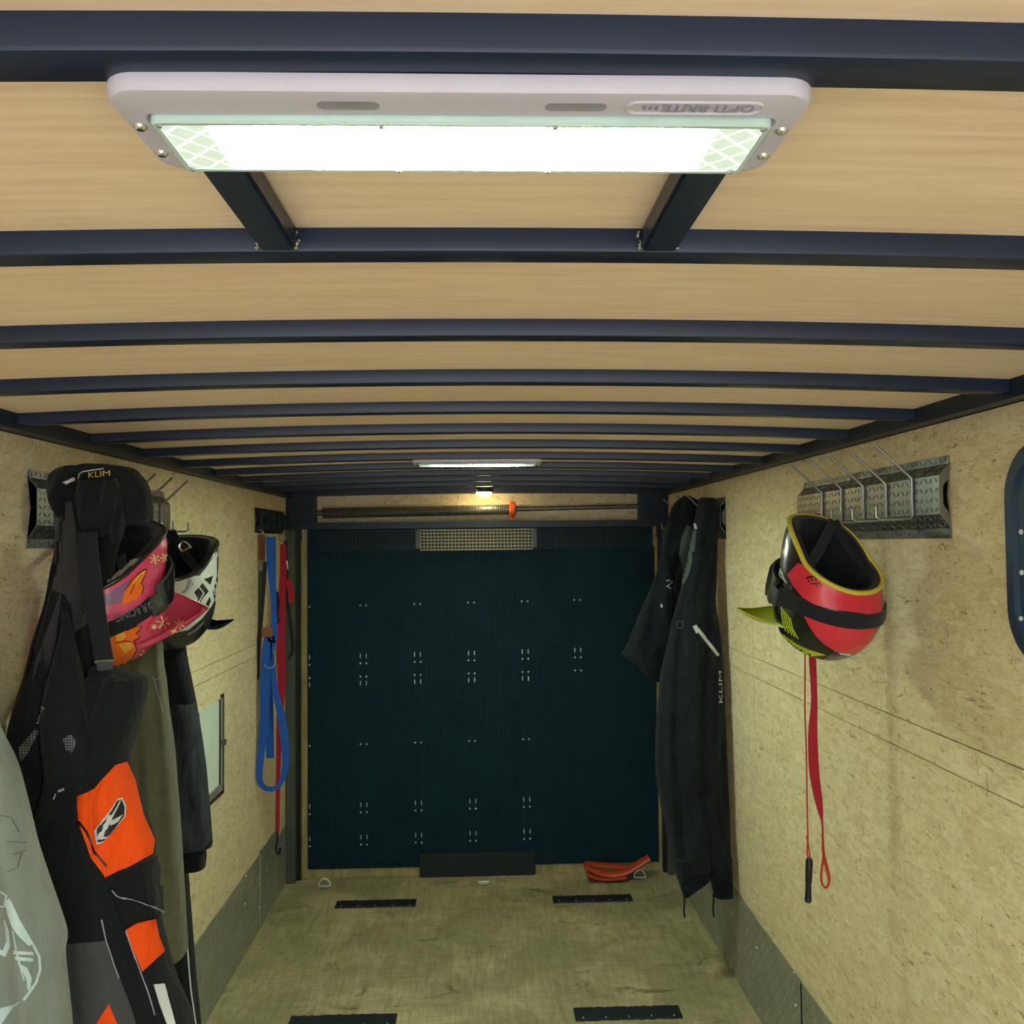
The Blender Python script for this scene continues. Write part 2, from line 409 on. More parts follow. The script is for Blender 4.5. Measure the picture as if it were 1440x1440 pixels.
def decal(name, polys, targets, m, parent, off=.0022, step=4.0, label=None, skirt=.004):
    """a patch sewn or printed onto the surface of the targets, outline taken in photograph pixels"""
    if isinstance(polys[0][0], (int, float)): polys = [polys]
    if not isinstance(targets, (list, tuple)): targets = [targets]
    mb = MB()
    for P in polys:
        V = []; E = []
        for i in range(len(P)):
            a, b = P[i], P[(i+1) % len(P)]; L = math.dist(a, b); k = max(1, int(L/step))
            for q in range(k): V.append((a[0]+(b[0]-a[0])*q/k, a[1]+(b[1]-a[1])*q/k))
        nb = len(V); E = [(i, (i+1) % nb) for i in range(nb)]
        x0, x1 = min(p[0] for p in P), max(p[0] for p in P); y0, y1 = min(p[1] for p in P), max(p[1] for p in P)
        gx = x0+step/2
        while gx < x1:
            gy = y0+step/2
            while gy < y1:
                if in_poly(gx, gy, P) and min(math.hypot(gx-q[0], gy-q[1]) for q in V[:nb]) > step*.4: V.append((gx, gy))
                gy += step
            gx += step
        vs, es, fs, *_ = delaunay_2d_cdt([Vector(p) for p in V], E, [], 1, 1e-3)
        hits = [cast(targets, p.x, p.y) for p in vs]
        good = [i for i, h in enumerate(hits) if h]
        if not good: continue
        md = sorted(hits[i][2] for i in good)[len(good)//2]
        bv = []; miss = set()
        for i, p in enumerate(vs):
            h = hits[i]
            if h is None or abs(h[2]-md) > .25:
                miss.add(i)
                cands = [g for g in good if abs(hits[g][2]-md) <= .25]
                j = min(cands, key=lambda g: (vs[g]-p).length)
                d = ray(p.x, p.y).normalized(); pos = CAM+d*hits[j][2]; nn = hits[j][1]
            else: pos, nn = h[0], h[1]
            bv.append((mb.b.verts.new(pos+nn*off), nn))
        for f in fs:
            if any(i in miss for i in f): continue
            q3 = [bv[i][0].co for i in f]; q2 = [vs[i] for i in f]
            if any((q3[k]-q3[k-1]).length > 4.5*(q2[k]-q2[k-1]).length*md/F+.002 for k in range(len(f))): continue
            try: mb.b.faces.new([bv[i][0] for i in f])
            except ValueError: pass
        bmesh.ops.delete(mb.b, geom=[v for v in mb.b.verts if not v.link_faces], context='VERTS')
        if skirt:
            bv = [(v, nn) for v, nn in bv if v.is_valid]
            nd = {v: nn for v, nn in bv}
            for e in [e for e in mb.b.edges if len(e.link_faces) == 1 and e.verts[0] in nd and e.verts[1] in nd]:
                a, b = e.verts
                c = mb.b.verts.new(b.co-nd[b]*(off+skirt*.5)); d_ = mb.b.verts.new(a.co-nd[a]*(off+skirt*.5))
                mb.b.faces.new((a, b, c, d_))
            bmesh.ops.remove_doubles(mb.b, verts=mb.b.verts[:], dist=1e-6)
    return mb.build(name, m, parent, 50, label=label)
def stroke(pts, w0, w1=None):
    """outline polygon of a stroke along pixel points"""
    w1 = w0 if w1 is None else w1; L, R = [], []; n = len(pts)
    for i, p in enumerate(pts):
        a, b = pts[max(i-1, 0)], pts[min(i+1, n-1)]; t = (b[0]-a[0], b[1]-a[1]); l = math.hypot(*t) or 1
        ww = (w0+(w1-w0)*i/max(n-1, 1))/2; nx, ny = -t[1]/l*ww, t[0]/l*ww
        L.append((p[0]+nx, p[1]+ny)); R.append((p[0]-nx, p[1]-ny))
    return L+R[::-1]
def text_mesh(txt, bold=0.0):
    cu = bpy.data.curves.new('lettering', 'FONT'); cu.body = txt; cu.offset = bold; cu.resolution_u = 3
    o = bpy.data.objects.new('lettering', cu); C.objects.link(o)
    dg = bpy.context.evaluated_depsgraph_get(); me = bpy.data.meshes.new_from_object(o.evaluated_get(dg))
    V = [v.co.copy() for v in me.vertices]; Fs = [tuple(p.vertices) for p in me.polygons]
    bpy.data.objects.remove(o); bpy.data.curves.remove(cu); bpy.data.meshes.remove(me)
    x0, x1 = min(v.x for v in V), max(v.x for v in V); y0, y1 = min(v.y for v in V), max(v.y for v in V)
    return [((v.x-x0)/(x1-x0), (v.y-y0)/(y1-y0)) for v in V], Fs
def text_on(name, txt, quad, targets, m, parent, off=.003, bold=0.0):
    """lettering on a surface; quad = pixels of the text's lower-left, lower-right, upper-right, upper-left"""
    UV, Fs = text_mesh(txt, bold); mb = MB(); vs = []
    last = None
    for u, v in UV:
        x = (1-u)*(1-v)*quad[0][0]+u*(1-v)*quad[1][0]+u*v*quad[2][0]+(1-u)*v*quad[3][0]
        y = (1-u)*(1-v)*quad[0][1]+u*(1-v)*quad[1][1]+u*v*quad[2][1]+(1-u)*v*quad[3][1]
        h = cast(targets, x, y)
        if h is None and last: h = (CAM+ray(x, y).normalized()*last[2], last[1], last[2])
        if h is None: h = (ony(x, y, 2.0), Vector((0, -1, 0)), 2.0)
        last = h; vs.append(mb.b.verts.new(h[0]+h[1]*off))
    for f in Fs:
        try: mb.b.faces.new([vs[i] for i in f])
        except ValueError: pass
    return mb.build(name, m, parent, 0)
def lozenge(mb, c, u, v, n, L=.018, wd=.006, h=.0018):
    """raised tread bar: c centre, u along, v across, n out"""
    pts = [c+u*L/2, c+v*wd/2, c-u*L/2, c-v*wd/2]
    b = [mb.b.verts.new(p) for p in pts]; t1 = mb.b.verts.new(c+u*L*.28+n*h); t2 = mb.b.verts.new(c-u*L*.28+n*h)
    for f in ((b[0], b[1], t1), (b[1], b[2], t2), (b[1], t2, t1), (b[2], b[3], t2), (b[3], b[0], t1), (b[3], t1, t2)): mb.b.faces.new(f)
# ------------------------------------------------------------------ the shell
def osb_wall(name, x0, x1, ys, zs):
    mb = MB(); g = .0016; s = .004 if x0 > 1 else -.004
    xa, xb = (x0, x1)
    for i in range(len(ys)-1):
        for j in range(len(zs)-1):
            mb.box(xa, xb, ys[i]+g, ys[i+1]-g, zs[j]+g, zs[j+1]-g)
    o = struct(mb.build(name, 'osb', None, 0))
    bk = MB(); bx = (x1-.001, x1+.02) if x0 > 1 else (x0-.02, x0+.001)
    bk.box(bx[0], bx[1], Y0, D, 0, H).build('panel_backing', 'seam', o, 0)
    return o
osb_wall('wall_right', W, W+.012, [Y0, .1, 3.318, D], [0, 1.263, 1.335, H])
osb_wall('wall_left', -.012, 0, [Y0, .6, 3.08, D], [0, 1.263, 1.318, H])
MB().box(-.03, W+.03, Y0, D+.04, -.03, 0).build('floor', 'floor', None, 0)['kind'] = 'structure'
mb = MB(); xs = [-.02+i*(W+.04)/24 for i in range(25)]
mb.loft([[(x, Y0, zroof(x)+.0245) for x in xs]+[(x, Y0, zroof(x)+.034) for x in xs[::-1]], [(x, D+.03, zroof(x)+.0245) for x in xs]+[(x, D+.03, zroof(x)+.034) for x in xs[::-1]]])
mb.build('ceiling', 'ply', None, 30)['kind'] = 'structure'
# kick plates of tread plate
def kick(name, side, y0, y1, steps):
    mb = MB(); n = Vector((1, 0, 0)) if side < 0 else Vector((-1, 0, 0)); X = 0 if side < 0 else W
    for a, b, h, t in steps:
        mb.box(*((X, X+t) if side < 0 else (X-t, X)), a, b, 0, h)
    r2 = math.sqrt(.5); i = 0
    y = y0
    while y < y1:
        h = next((h for a, b, h, t in steps if a <= y < b), 0); t = next((t for a, b, h, t in steps if a <= y < b), .002)
        z = .012; j = 0
        while z < h-.01:
            sg = 1 if (i+j) % 2 else -1
            lozenge(mb, Vector((X, y, z))+n*t, Vector((0, r2*sg, r2)), Vector((0, r2, -r2*sg)), n, .02, .006, .0016)
            z += .026; j += 1
        y += .026; i += 1
    o = struct(mb.build(name, 'kick', None, 30)); return o
kl = kick('baseboard_left', -1, 2.0, 4.76, [(Y0, 3.25, .352, .002), (3.25, 4.225, .34, .003), (4.225, 4.55, .35, .002), (4.55, 4.77, .3, .003)])
kr = kick('baseboard_right', 1, 1.6, 4.76, [(Y0, 2.87, .355, .003), (2.87, 3.35, .36, .002), (3.35, 4.77, .365, .003)])
for k, sd, lst in ((kl, -1, [(365, 1202), (366, 1243), (364, 1276), (246, 1330), (276, 1374), (315, 1274), (346, 1232), (345, 1271), (276, 1313)]),
                   (kr, 1, [(1030, 1285), (1064, 1333), (1117, 1368), (1119, 1414)])):
    for q in lst:
        p = onx(q[0], q[1], .004 if sd < 0 else W-.004)
        if not (0.01 < p.z < .36): p.z = max(.02, min(.345, p.z))
        d = Vector((.004*-sd, 0, 0))
        MB().tube([p-d*.3, p+d*.3, p+d*.8], [.005, .005, .002], 10).build('rivet', 'screw', k)
MB().box(.002, .006, 4.222, 4.228, .01, .336).build('sealant_bead', 'alu', kl)
MB().box(W-.006, W-.003, 2.868, 2.873, .005, .352).build('lap_seam', 'rubber', kr)
# top rails in the angle of walls and roof
MB().box(-.02, .038, Y0, D, 2.0285, 2.066).build('trim_1', 'rail', None, 0)['kind'] = 'structure'
MB().box(W-.038, W+.02, Y0, D, 2.0285, 2.066).build('trim_2', 'rail', None, 0)['kind'] = 'structure'
# roof beams
ORD = ['nearest', 'second', 'third', 'fourth', 'fifth', 'sixth', 'seventh', 'eighth', 'ninth', 'tenth', 'eleventh', 'twelfth']
beams = []
for k in range(12):
    yf = .5585+.3605*k
    wd, hh = .038, .0245
    mb = MB(); rings = []
    for i in range(29):
        x = .03+i*(W-.06)/28; z = zroof(x); b = .004
        rings.append([(x, yf-wd, z+hh), (x, yf-wd, z+b), (x, yf-wd+b*.3, z+b*.3), (x, yf-wd+b, z), (x, yf-b, z), (x, yf-b*.3, z+b*.3), (x, yf, z+b), (x, yf, z+hh)])
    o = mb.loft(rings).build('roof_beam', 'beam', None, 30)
    where = {0: 'against the top edge of the near ceiling lamp', 1: 'where the two short lamp braces end', 7: 'just in front of the far ceiling lamp', 11: 'last one before the rear door header'}.get(k, 'under the plywood ceiling')
    tag(o, '%s black steel roof beam from the camera, %s' % (ORD[k], where), 'beam', 'roof beams across the ceiling'); beams.append(o)
# braces beside the near lamp
for nm, x in (('left', .846), ('right', 1.226)):
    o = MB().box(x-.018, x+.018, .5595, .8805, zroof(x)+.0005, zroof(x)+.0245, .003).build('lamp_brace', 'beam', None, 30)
    tag(o, 'short black steel brace from the %s end of the near lamp to the second beam' % nm, 'brace', 'braces holding the near ceiling lamp')
    for sx in (-1, 1):
        mb = MB(); rr = random.Random(3)
        for q in range(5):
            p = Vector((x+sx*.019+rr.uniform(-.003, .003), .879-rr.random()*.004, zroof(x)+.003+q*.004))
            mb.tube([p-Vector((0, 0, .002)), p, p+Vector((0, 0, .002))], [.001, .003, .001], 8)
        mb.build('weld_bead', 'chrome', o, label='shiny blobby weld')
# ------------------------------------------------------------------ ceiling lamps
def rrect(hx, hy, r, n=6, cx=0, cy=0):
    out = []
    for sx, sy, a0 in ((1, 1, 0), (-1, 1, 90), (-1, -1, 180), (1, -1, 270)):
        for k in range(n+1):
            a = math.radians(a0+90*k/n); out.append((cx+sx*(hx-r)+r*math.cos(a), cy+sy*(hy-r)+r*math.sin(a)))
    return out
def lamp(loc, label):
    t = thing('ceiling_lamp', label, 'lamp', loc, 'white strip lamps on the ceiling')
    ring = lambda hx, hy, r, z, cy=0: [(x, y, z) for x, y in rrect(hx, hy, r, 6, 0, cy)]
    # housing: a tray with a rolled rim, opening over the lens
    hs_ = MB().loft([ring(.226, .0605, .022, 0), ring(.226, .0605, .022, -.007), ring(.2235, .058, .02, -.0105), ring(.219, .0535, .016, -.0115), ring(.2085, .0415, .008, -.0115, .011), ring(.2065, .0395, .007, -.006, .011)], True, False).build('housing', 'lampbody', t, 40, off=0)
    fm_ = MB().loft([ring(.2063, .0393, .007, -.0065, .011), ring(.206, .039, .007, -.0145, .011), ring(.2045, .0375, .006, -.016, .011), ring(.201, .034, .005, -.0158, .011)], False, False).build('lens_frame', 'lensrim', t, 40, off=0)
    MB().loft([ring(.2012, .0342, .005, -.0148, .011), ring(.201, .034, .005, -.0156, .011)], True, True).build('lens', 'lens', t, 0, off=0)
    for x in (-.074, .072):
        pts = rrect(.02, .0052, .005, 5, x, -.043)
        MB().loft([[(a, b, -.0112) for a, b in pts], [(a, b, -.0119) for a, b in pts], [(x+(a-x)*.85, -.043+(b+.043)*.7, -.0117) for a, b in pts]]).build('vent_slot', 'lampslot', hs_, 40, off=0)
    for x, y in ((-.2165, -.012), (-.2165, .028), (.2165, -.012), (.2165, .028)):
        MB().tube([(x, y, -.0105), (x, y, -.012), (x, y, -.014)], [.0048, .0046, .0025], 14).build('screw', 'chrome', hs_, 40, off=0)
    for x, y in ((-.2, -.023), (-.055, -.024), (.06, -.024), (.2, -.023), (-.2, .045), (-.05, .0455), (.06, .0455), (.197, .045)):
        MB().tube([(x, y, -.0145), (x, y, -.0172)], [.0026, .0018], 10).build('lens_screw', 'lampslot', fm_, 40, off=0)
    # raised lettering in an oval frame, read from the other end of the trailer
    UV, Fs = text_mesh('OPTI-BRITE', .01); mb = MB()
    vs = [mb.b.verts.new((.188-u*.06, -.047+v*.0085, -.0124)) for u, v in UV]
    for f in Fs: mb.b.faces.new([vs[i] for i in f])
    for e in [e for e in mb.b.edges if len(e.link_faces) == 1]:
        a, b = e.verts; c = mb.b.verts.new(b.co+Vector((0, 0, .0012))); d = mb.b.verts.new(a.co+Vector((0, 0, .0012))); mb.b.faces.new((a, b, c, d))
    mb.build('raised_lettering', 'lampslot', hs_, 20, off=0)
    MB().tube([(x, y, -.0115) for x, y in rrect(.044, .0072, .007, 6, .149, -.043)], .0012, 6, True).build('oval_frame', 'lampbody', hs_, 60, off=0)
    mb = MB()
    for k in range(3):
        mb.tube([(.117+k*.004, -.0455, -.0117), (.1155+k*.004, -.043, -.0122), (.117+k*.004, -.0405, -.0117)], .0007, 6)
    mb.build('raised_emblem', 'lampslot', hs_, 60, off=0)
    return t
ZL = HB-.0005
lp = lamp((1.036, .604, ZL), 'large glowing white strip lamp directly overhead, nearest the camera')
dup(lp, (1.032, 3.11, ZL), 'small-looking far white strip lamp on the beams near the rear door')
# ------------------------------------------------------------------ rear frame, header and ramp door
fr = MB().box(-.02, W+.02, D+.03, D+.05, 0, 2.12).build('wall_back', 'osb', None, 0); struct(fr)
def strct(name, m, *bx, bev=0): return struct(MB().box(*bx, bev).build(name, m, None, 30))
mb = MB(); xs = [i*W/20 for i in range(21)]
mb.loft([[(x, D-.035, zroof(x)+.024) for x in xs]+[(x, D-.035, 2.046-.01*((x-1.03)/.9)**2) for x in xs[::-1]], [(x, D+.03, zroof(x)+.024) for x in xs]+[(x, D+.03, 2.046-.01*((x-1.03)/.9)**2) for x in xs[::-1]]])
struct(mb.build('trim_3', 'rail', None, 30))
strct('trim_4', 'rail', 0, W, D-.06, D+.03, 1.858, 1.893, bev=.004)
strct('trim_5', 'rail', 0.002, .154, D-.05, D+.03, 1.8935, 2.05)
strct('trim_6', 'rail', 1.903, W-.002, D-.05, D+.03, 1.8935, 2.05)
for nm, a, b in (('trim_7', .003, .053), ('trim_8', 2.021, 2.057)):
    o = strct(nm, 'post', a, b, D-.075, D+.03, 0, 1.857, bev=.004)
strct('trim_9', 'blk', .0535, .0715, D-.03, D+.03, 0, 1.857)
strct('trim_10', 'blk', 2.0055, 2.0205, D-.03, D+.03, 0, 1.857)
for xx, nm, l in ((.106, 'left', 1.93), (1.955, 'right', 1.93)):
    mb = MB()
    for k in range(5): mb.box(xx-.028+k*.012, xx-.02+k*.012, D-.056, D-.0505, 1.905, 1.99)
    tag(mb.build('cable_guide', 'rail', None, 0), 'dark slotted cable guide at the top %s corner of the rear door' % nm, 'bracket', 'cable guides of the rear door')
# ramp door: plywood edge, ribbed rubber lining, screws
dr = struct(MB().box(.073, 2.004, D-.005, D+.028, 0.002, 1.80).build('door_1', 'edgewood', None, 0))
mb = MB(); x = .106; rings = []
pts = []
while x < 1.975:
    pts += [(x, D-.0095), (x+.006, D-.0095), (x+.008, D-.0135), (x+.012, D-.0135), (x+.0145, D-.0095)]; x += .0205
prof = pts+[(1.977, D-.0095), (1.977, D-.006), (.106, D-.006)]
mb.loft([[(a, b, .052) for a, b in prof], [(a, b, 1.75) for a, b in prof]])
lining = mb.build('ribbed_lining', 'rubber', dr, 20, label='black ribbed rubber lining')
for z, a, b in ((1.105, .45, 1.6), (.305, .36, 1.9)):
    MB().box(a, b, D-.0142, D-.0125, z, z+.003).build('lining_joint', 'rubber', dr)
MB().box(.108, 1.976, D-.0165, D-.006, 1.738, 1.856).build('upper_band', 'rubber', dr, label='plain black band above the ribs')
MB().box(.700, 1.318, D-.028, D-.0142, .0, .128, .003).build('bottom_flap', 'rubber2', dr, label='plain black rubber flap at the foot of the door')
cols = [(.118, 0), (.405, 1), (.695, 1), (.985, 1), (1.275, 1), (1.56, 1), (1.845, 1)]
rowsz = [(1.455, 0), (1.185, 1), (1.145, 0), (1.075, 0), (1.04, 1), (.715, 0), (.395, 1), (.355, 0), (.225, 1), (.185, 0)]
scr = None
ns = 0
for x, pair in cols:
    for z, kind in rowsz:
        for dx in ((-.016, .016) if pair else (0,)):
            if ns >= 98: break
            zz = z+.012*(x-1.03)/.9
            if kind: o = MB().box(x+dx-.0022, x+dx+.0022, D-.0168, D-.0128, zz-.012, zz+.012, .001).build('staple', 'screw', dr)
            else:
                o = MB().tube([(x+dx, D-.0125, zz), (x+dx, D-.0152, zz), (x+dx, D-.0168, zz)], [.0052, .005, .0024], 10).build('screw', 'screw', dr)
            ns += 1
# mesh guard above the door
def gridmesh(x0, x1, z0, z1, y, px, pz, r):
    mb = MB(); n = int((x1-x0)/px)
    for i in range(n+1):
        x = x0+(x1-x0)*i/n; mb.box(x-r, x+r, y-r, y+r, z0, z1)
    m = int((z1-z0)/pz)
    for i in range(m+1):
        z = z0+(z1-z0)*i/m; mb.box(x0, x1, y-r*2.2, y+r*.2, z-r*1.4, z+r*1.4)
    return mb
g = thing('mesh_guard', 'long wire mesh guard across the top of the rear ramp door', 'mesh panel', (1.03, D-.03, 1.74))
gridmesh(.716, 1.318, 1.741, 1.848, D-.031, .0185, .0165, .0022).build('middle_grid', 'mesh', g, 0, label='middle stretch of mesh with dome lamp glow painted in')
gridmesh(.16, .69, 1.747, 1.846, D-.028, .0185, .0165, .0016).build('side_grid', 'meshdk', g, 0, label='left stretch of mesh painted in the unlit tone')
gridmesh(1.345, 1.9, 1.747, 1.846, D-.028, .0185, .0165, .0016).build('side_grid', 'meshdk', g, 0, label='right stretch of mesh painted in the unlit tone')
for x in (.703, 1.331): MB().box(x-.012, x+.012, D-.045, D-.022, 1.75, 1.854, .003).build('clip', 'post', g)
# torsion spring in the header slot
sp = thing('torsion_spring', 'long dark coil spring on a bar above the rear door', 'spring', (1.03, D-.01, 1.95))
mb = MB(); turns = 100; P = []
for i in range(turns*10+1):
    a = i/10*2*math.pi; x = .19+i/(turns*10)*1.01
    P.append((x, D-.022+.026*math.cos(a), 1.944+.012*(x-.2)+.026*math.sin(a)))
mb.tube(P, .0042, 5).build('coil', 'spring', sp, 60)
MB().cyl((.156, D-.022, 1.943), (1.902, D-.022, 1.967), .0125, 14).build('bar', 'spring', sp)
mb = MB().tube([(1.196, D-.022, 1.957), (1.203, D-.022, 1.957), (1.226, D-.022, 1.957), (1.232, D-.022, 1.957)], [.026, .042, .042, .03], 20)
mb.cyl((1.215, D-.06, 1.957), (1.215, D-.066, 1.957), .006, 8)
mb.cyl((1.215, D-.022, 1.915), (1.215, D-.022, 1.898), .006, 8)
mb.build('winding_cone', 'orangepaint', sp, label='bright orange winding cone')
# warm dome lamp
dl = thing('dome_lamp', 'small round warm glowing dome lamp hung above the rear door', 'lamp', (1.06, 4.72, 2.03))
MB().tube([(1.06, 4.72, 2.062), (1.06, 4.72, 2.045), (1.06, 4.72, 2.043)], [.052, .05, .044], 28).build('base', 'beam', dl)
MB().tube([(1.06, 4.72, 2.0425), (1.06, 4.72, 2.036), (1.06, 4.72, 2.028), (1.06, 4.72, 2.024)], [.041, .041, .034, .014], 28).build('lens', 'dome', dl)
MB().tube([(1.018, 4.668, 2.058), (1.018, 4.664, 2.053), (1.018, 4.66, 2.047)], [.006, .008, .004], 12).build('switch', 'chrome', dl)
# ------------------------------------------------------------------ window of the side door (right edge of the picture)
wn = bpy.data.objects.new('window_1', None); C.objects.link(wn); wn.location = (W, 1.3, 1.74); wn['kind'] = 'structure'
def rr3(hy, hz, r, x, cy=1.27, cz=1.742): return [(x, a, b) for a, b in rrect(hy, hz, r, 8, cy, cz)]
MB().loft([rr3(.396, .205, .1, W), rr3(.396, .205, .1, W-.014), rr3(.388, .197, .094, W-.02), rr3(.366, .175, .08, W-.02), rr3(.358, .167, .075, W-.013), rr3(.336, .145, .06, W-.013), rr3(.33, .139, .055, W-.006)], False, False).build('window_frame', 'gasket', wn, 30)
wf = [o for o in wn.children if o.name.startswith('window_frame')]
MB().loft([rr3(.333, .142, .056, W-.004), rr3(.333, .142, .056, W-.008)]).build('pane', 'glass', wn, 30)
for a, b in ((1437, 748), (1438, 805), (1437, 870)):
    p = onx(a, b, W-.0125); MB().tube([p, p-Vector((.003, 0, 0)), p-Vector((.005, 0, 0))], [.005, .005, .002], 10).build('rivet', 'screw', wn)
# ------------------------------------------------------------------ access hatch on the left wall
ht = thing('access_hatch', 'small white hatch door in an aluminium frame low on the left wall', 'hatch', (0, 3.5, 1.0))
mb = MB()
for bx in ((0, .012, 3.30, 3.60, .806, .835), (0, .012, 3.578, 3.60, .835, 1.168), (0, .01, 3.30, 3.315, .835, 1.165)): mb.box(*bx, .002)
mb.build('frame', 'alu', ht)
MB().box(0, .007, 3.315, 3.56, .837, 1.165).build('door', 'white', ht)
MB().box(0, .004, 3.601, 3.642, .79, 1.18).build('cut_edge', 'rust', ht)
MB().box(0, .004, 3.30, 3.642, .784, .805).build('cut_edge', 'rust', ht)
MB().box(0, .009, 3.561, 3.5775, .837, 1.165).build('gasket', 'blk', ht)
MB().tube([(.006, 3.57, 1.0), (.02, 3.57, 1.0), (.021, 3.57, 1.0), (.03, 3.57, 1.0)], [.006, .006, .014, .012], 14).build('latch_knob', 'post', ht)
# ------------------------------------------------------------------ floor things
for i, (x0, x1, y0, y1, lb) in enumerate(((.312, .706, 4.428, 4.512, 'far left black grip strip on the floor before the ramp door'), (1.382, 1.776, 4.428, 4.508, 'far right black grip strip on the floor before the ramp door'),
                              (.315, .712, 3.345, 3.432, 'near left black grip strip at the bottom edge of the view'), (1.377, 1.777, 3.345, 3.434, 'near right black grip strip at the bottom edge of the view'))):
    t = thing('grip_strip', lb, 'grip strip', ((x0+x1)/2, (y0+y1)/2, 0), 'black grip strips on the floor')
    mb = MB(); n = 40; rg = random.Random(i); rings = []
    for k in range(n+1):
        x = x0+(x1-x0)*k/n; j1, j2 = rg.uniform(-.003, .003), rg.uniform(-.003, .003); h = .007+rg.uniform(-.001, .001)
        rings.append([(x, y0+j1, 0.0005), (x, y0+j1+.003, h), (x, y1+j2-.003, h), (x, y1+j2, .0005)])
    mb.loft(rings).build('pad', 'rubber2', t, 40)
    for k in range(5):
        x = x0+.03+(x1-x0-.06)*k/4; MB().tube([(x, y0+.012, .006), (x, y0+.012, .0085), (x, y0+.012, .0095)], [.003, .003, .0015], 8).build('screw', 'screw', t)
for x, y, up_, lb in ((.216, 4.70, 1, 'steel tie-down ring standing up in the left rear floor corner'), (1.04, 4.715, 0, 'steel tie-down ring lying flat in the middle before the ramp door'), (1.862, 4.72, 1, 'steel tie-down ring standing up beside the orange hose')):
    t = thing('tie_down_ring', lb, 'ring', (x, y, 0), 'tie-down rings in the floor')
    MB().tube([(x, y, 0.0003), (x, y, .003), (x, y, .005)], [.024, .024, .02], 24).build('base_plate', 'steel', t)
    mb = MB(); P = []
    for k in range(17):
        a = math.pi*k/16; dx, dz = .027*math.cos(a), .034*math.sin(a)
        P.append((x+dx*1.1, y+.004, .008+dz*1.1) if up_ else (x+dx, y-.005-dz*.8, .009))
    mb.tube(P+[(P[-1][0]+.027, P[-1][1], P[-1][2]), P[0]], .0042, 8).build('ring', 'screw', t)
# folded orange hose
hs = thing('folded_hose', 'flat orange rubber hose folded on the floor at the right foot of the door', 'hose', (1.72, 4.7, 0))
yb = 4.735
def pxpath(L, Y): return [ony(a, b, Y) for a, b in L]
def flat_tube(path, wd, th, m, name, parent, tilt=0):
    mb = MB(); rings = []; n = len(path)
    for i, p in enumerate(path):
        t = (Vector(path[min(i+1, n-1)])-Vector(path[max(i-1, 0)])).normalized()
        v = Vector((0, 1, 0)); v = (v-t*v.dot(t)).normalized(); z = t.cross(v)
        rings.append([p+v*wd*math.cos(a)*.5+z*th*math.sin(a)*.5 for a in [2*math.pi*k/16 for k in range(16)]])
    return mb.loft(rings).build(name, m, parent, 50)
c1 = [tuple(q) for q in cr([(823, 1216), (835, 1224), (856, 1230), (880, 1226), (895, 1217), (913, 1206)], 6)]
c2 = [tuple(q) for q in cr([(824, 1215), (840, 1216), (862, 1218), (884, 1220), (898, 1214)], 6)]
c3 = [tuple(q) for q in cr([(826, 1228), (840, 1233), (860, 1234), (880, 1231)], 6)]
flat_tube(pxpath(c1, 4.70), .075, .030, 'orangerub', 'top_fold', hs)
flat_tube(pxpath(c2, 4.755), .06, .024, 'orangerub', 'back_fold', hs)
flat_tube([Vector((p.x, p.y, max(p.z, .012))) for p in pxpath(c3, 4.70)], .085, .02, 'orangerub', 'bottom_fold', hs)
# ------------------------------------------------------------------ hook racks of folded tread plate
def rack(side, y0, y1, z0, z1, label, m='plate', dep=.024, grp='tread plate hook racks on the walls'):
    X = 0 if side < 0 else W; sg = 1 if side < 0 else -1; n = Vector((sg, 0, 0))
    t = thing('hook_rack', label, 'hook rack', (X, (y0+y1)/2, z0), grp)
    hh = z1-z0; prof = [(0.001, 0), (.001, .12), (dep, .29), (dep, .76), (.001, .90), (.001, 1)]
    mb = MB(); th = .002
    A = [(X+sg*a, z0+b*hh) for a, b in prof]; B = [(X+sg*(a+th), z0+b*hh) for a, b in prof]
    ring = lambda y: [(p[0], y, p[1]) for p in A]+[(p[0], y, p[1]) for p in B[::-1]]
    mb.loft([ring(y0), ring(y1)])
    r2 = math.sqrt(.5); segs = list(zip(B, B[1:]))
    for a, b in segs:
        a3, b3 = Vector((a[0], 0, a[1])), Vector((b[0], 0, b[1])); L = (b3-a3).length; e = (b3-a3)/L; nn = Vector((0, 1, 0)).cross(e); nn = nn if nn.dot(n) > 0 else -nn
        k = max(1, int(L/.017)); yy = y0+.012; i = 0
        while yy < y1-.008:
            for j in range(k):
                c = a3+e*L*(j+.5)/k+Vector((0, yy, 0)); s2 = 1 if (i+j) % 2 else -1
                lozenge(mb, c, (Vector((0, s2, 0))+e)*r2, (Vector((0, 1, 0))-e*s2)*r2, nn, .017, .0058, .0017)
            yy += .022; i += 1
    mb.build('plate', m, t, 25)
    return t, X+sg*(dep+th), sg
def hook(parent, y, X, sg, zb, zt, z0, upx=.085, upz=.075, low=.085, tip=.028, m='steel'):
    """double wire hook: long upper prong, shank on the plate, lower prong with a turned-up tip"""
    x = X+sg*.004
    pts = [(x+sg*upx, y-.004, zt+upz), (x+sg*.01, y, zt+.008), (x, y, zt-.002), (x, y, zb+.008), (x+sg*.006, y, zb), (x+sg*(low-.01), y, zb-.002), (x+sg*low, y, zb+.004), (x+sg*low, y, zb+tip)]
    o = MB().tube(pts, .0034, 8).build('hook', m, parent, 60)
    return o
rk, X1, s1 = rack(1, 1.885, 2.75, 1.772, 1.952, 'tread plate hook rack with five wire hooks beside the window, red helmet hanging from it')
for a, b in ((1282, 672), (1245.5, 680), (1213.5, 683), (1182.5, 686), (1155.5, 692)):
    p = onx(a, b, X1-.004); hook(rk, p.y, X1, s1, 1.818, p.z, 0)
rk2, X2, s2 = rack(1, 3.655, 4.55, 1.782, 1.957, 'tread plate hook rack far along the right wall behind the black snowmobile suit', dep=.022)
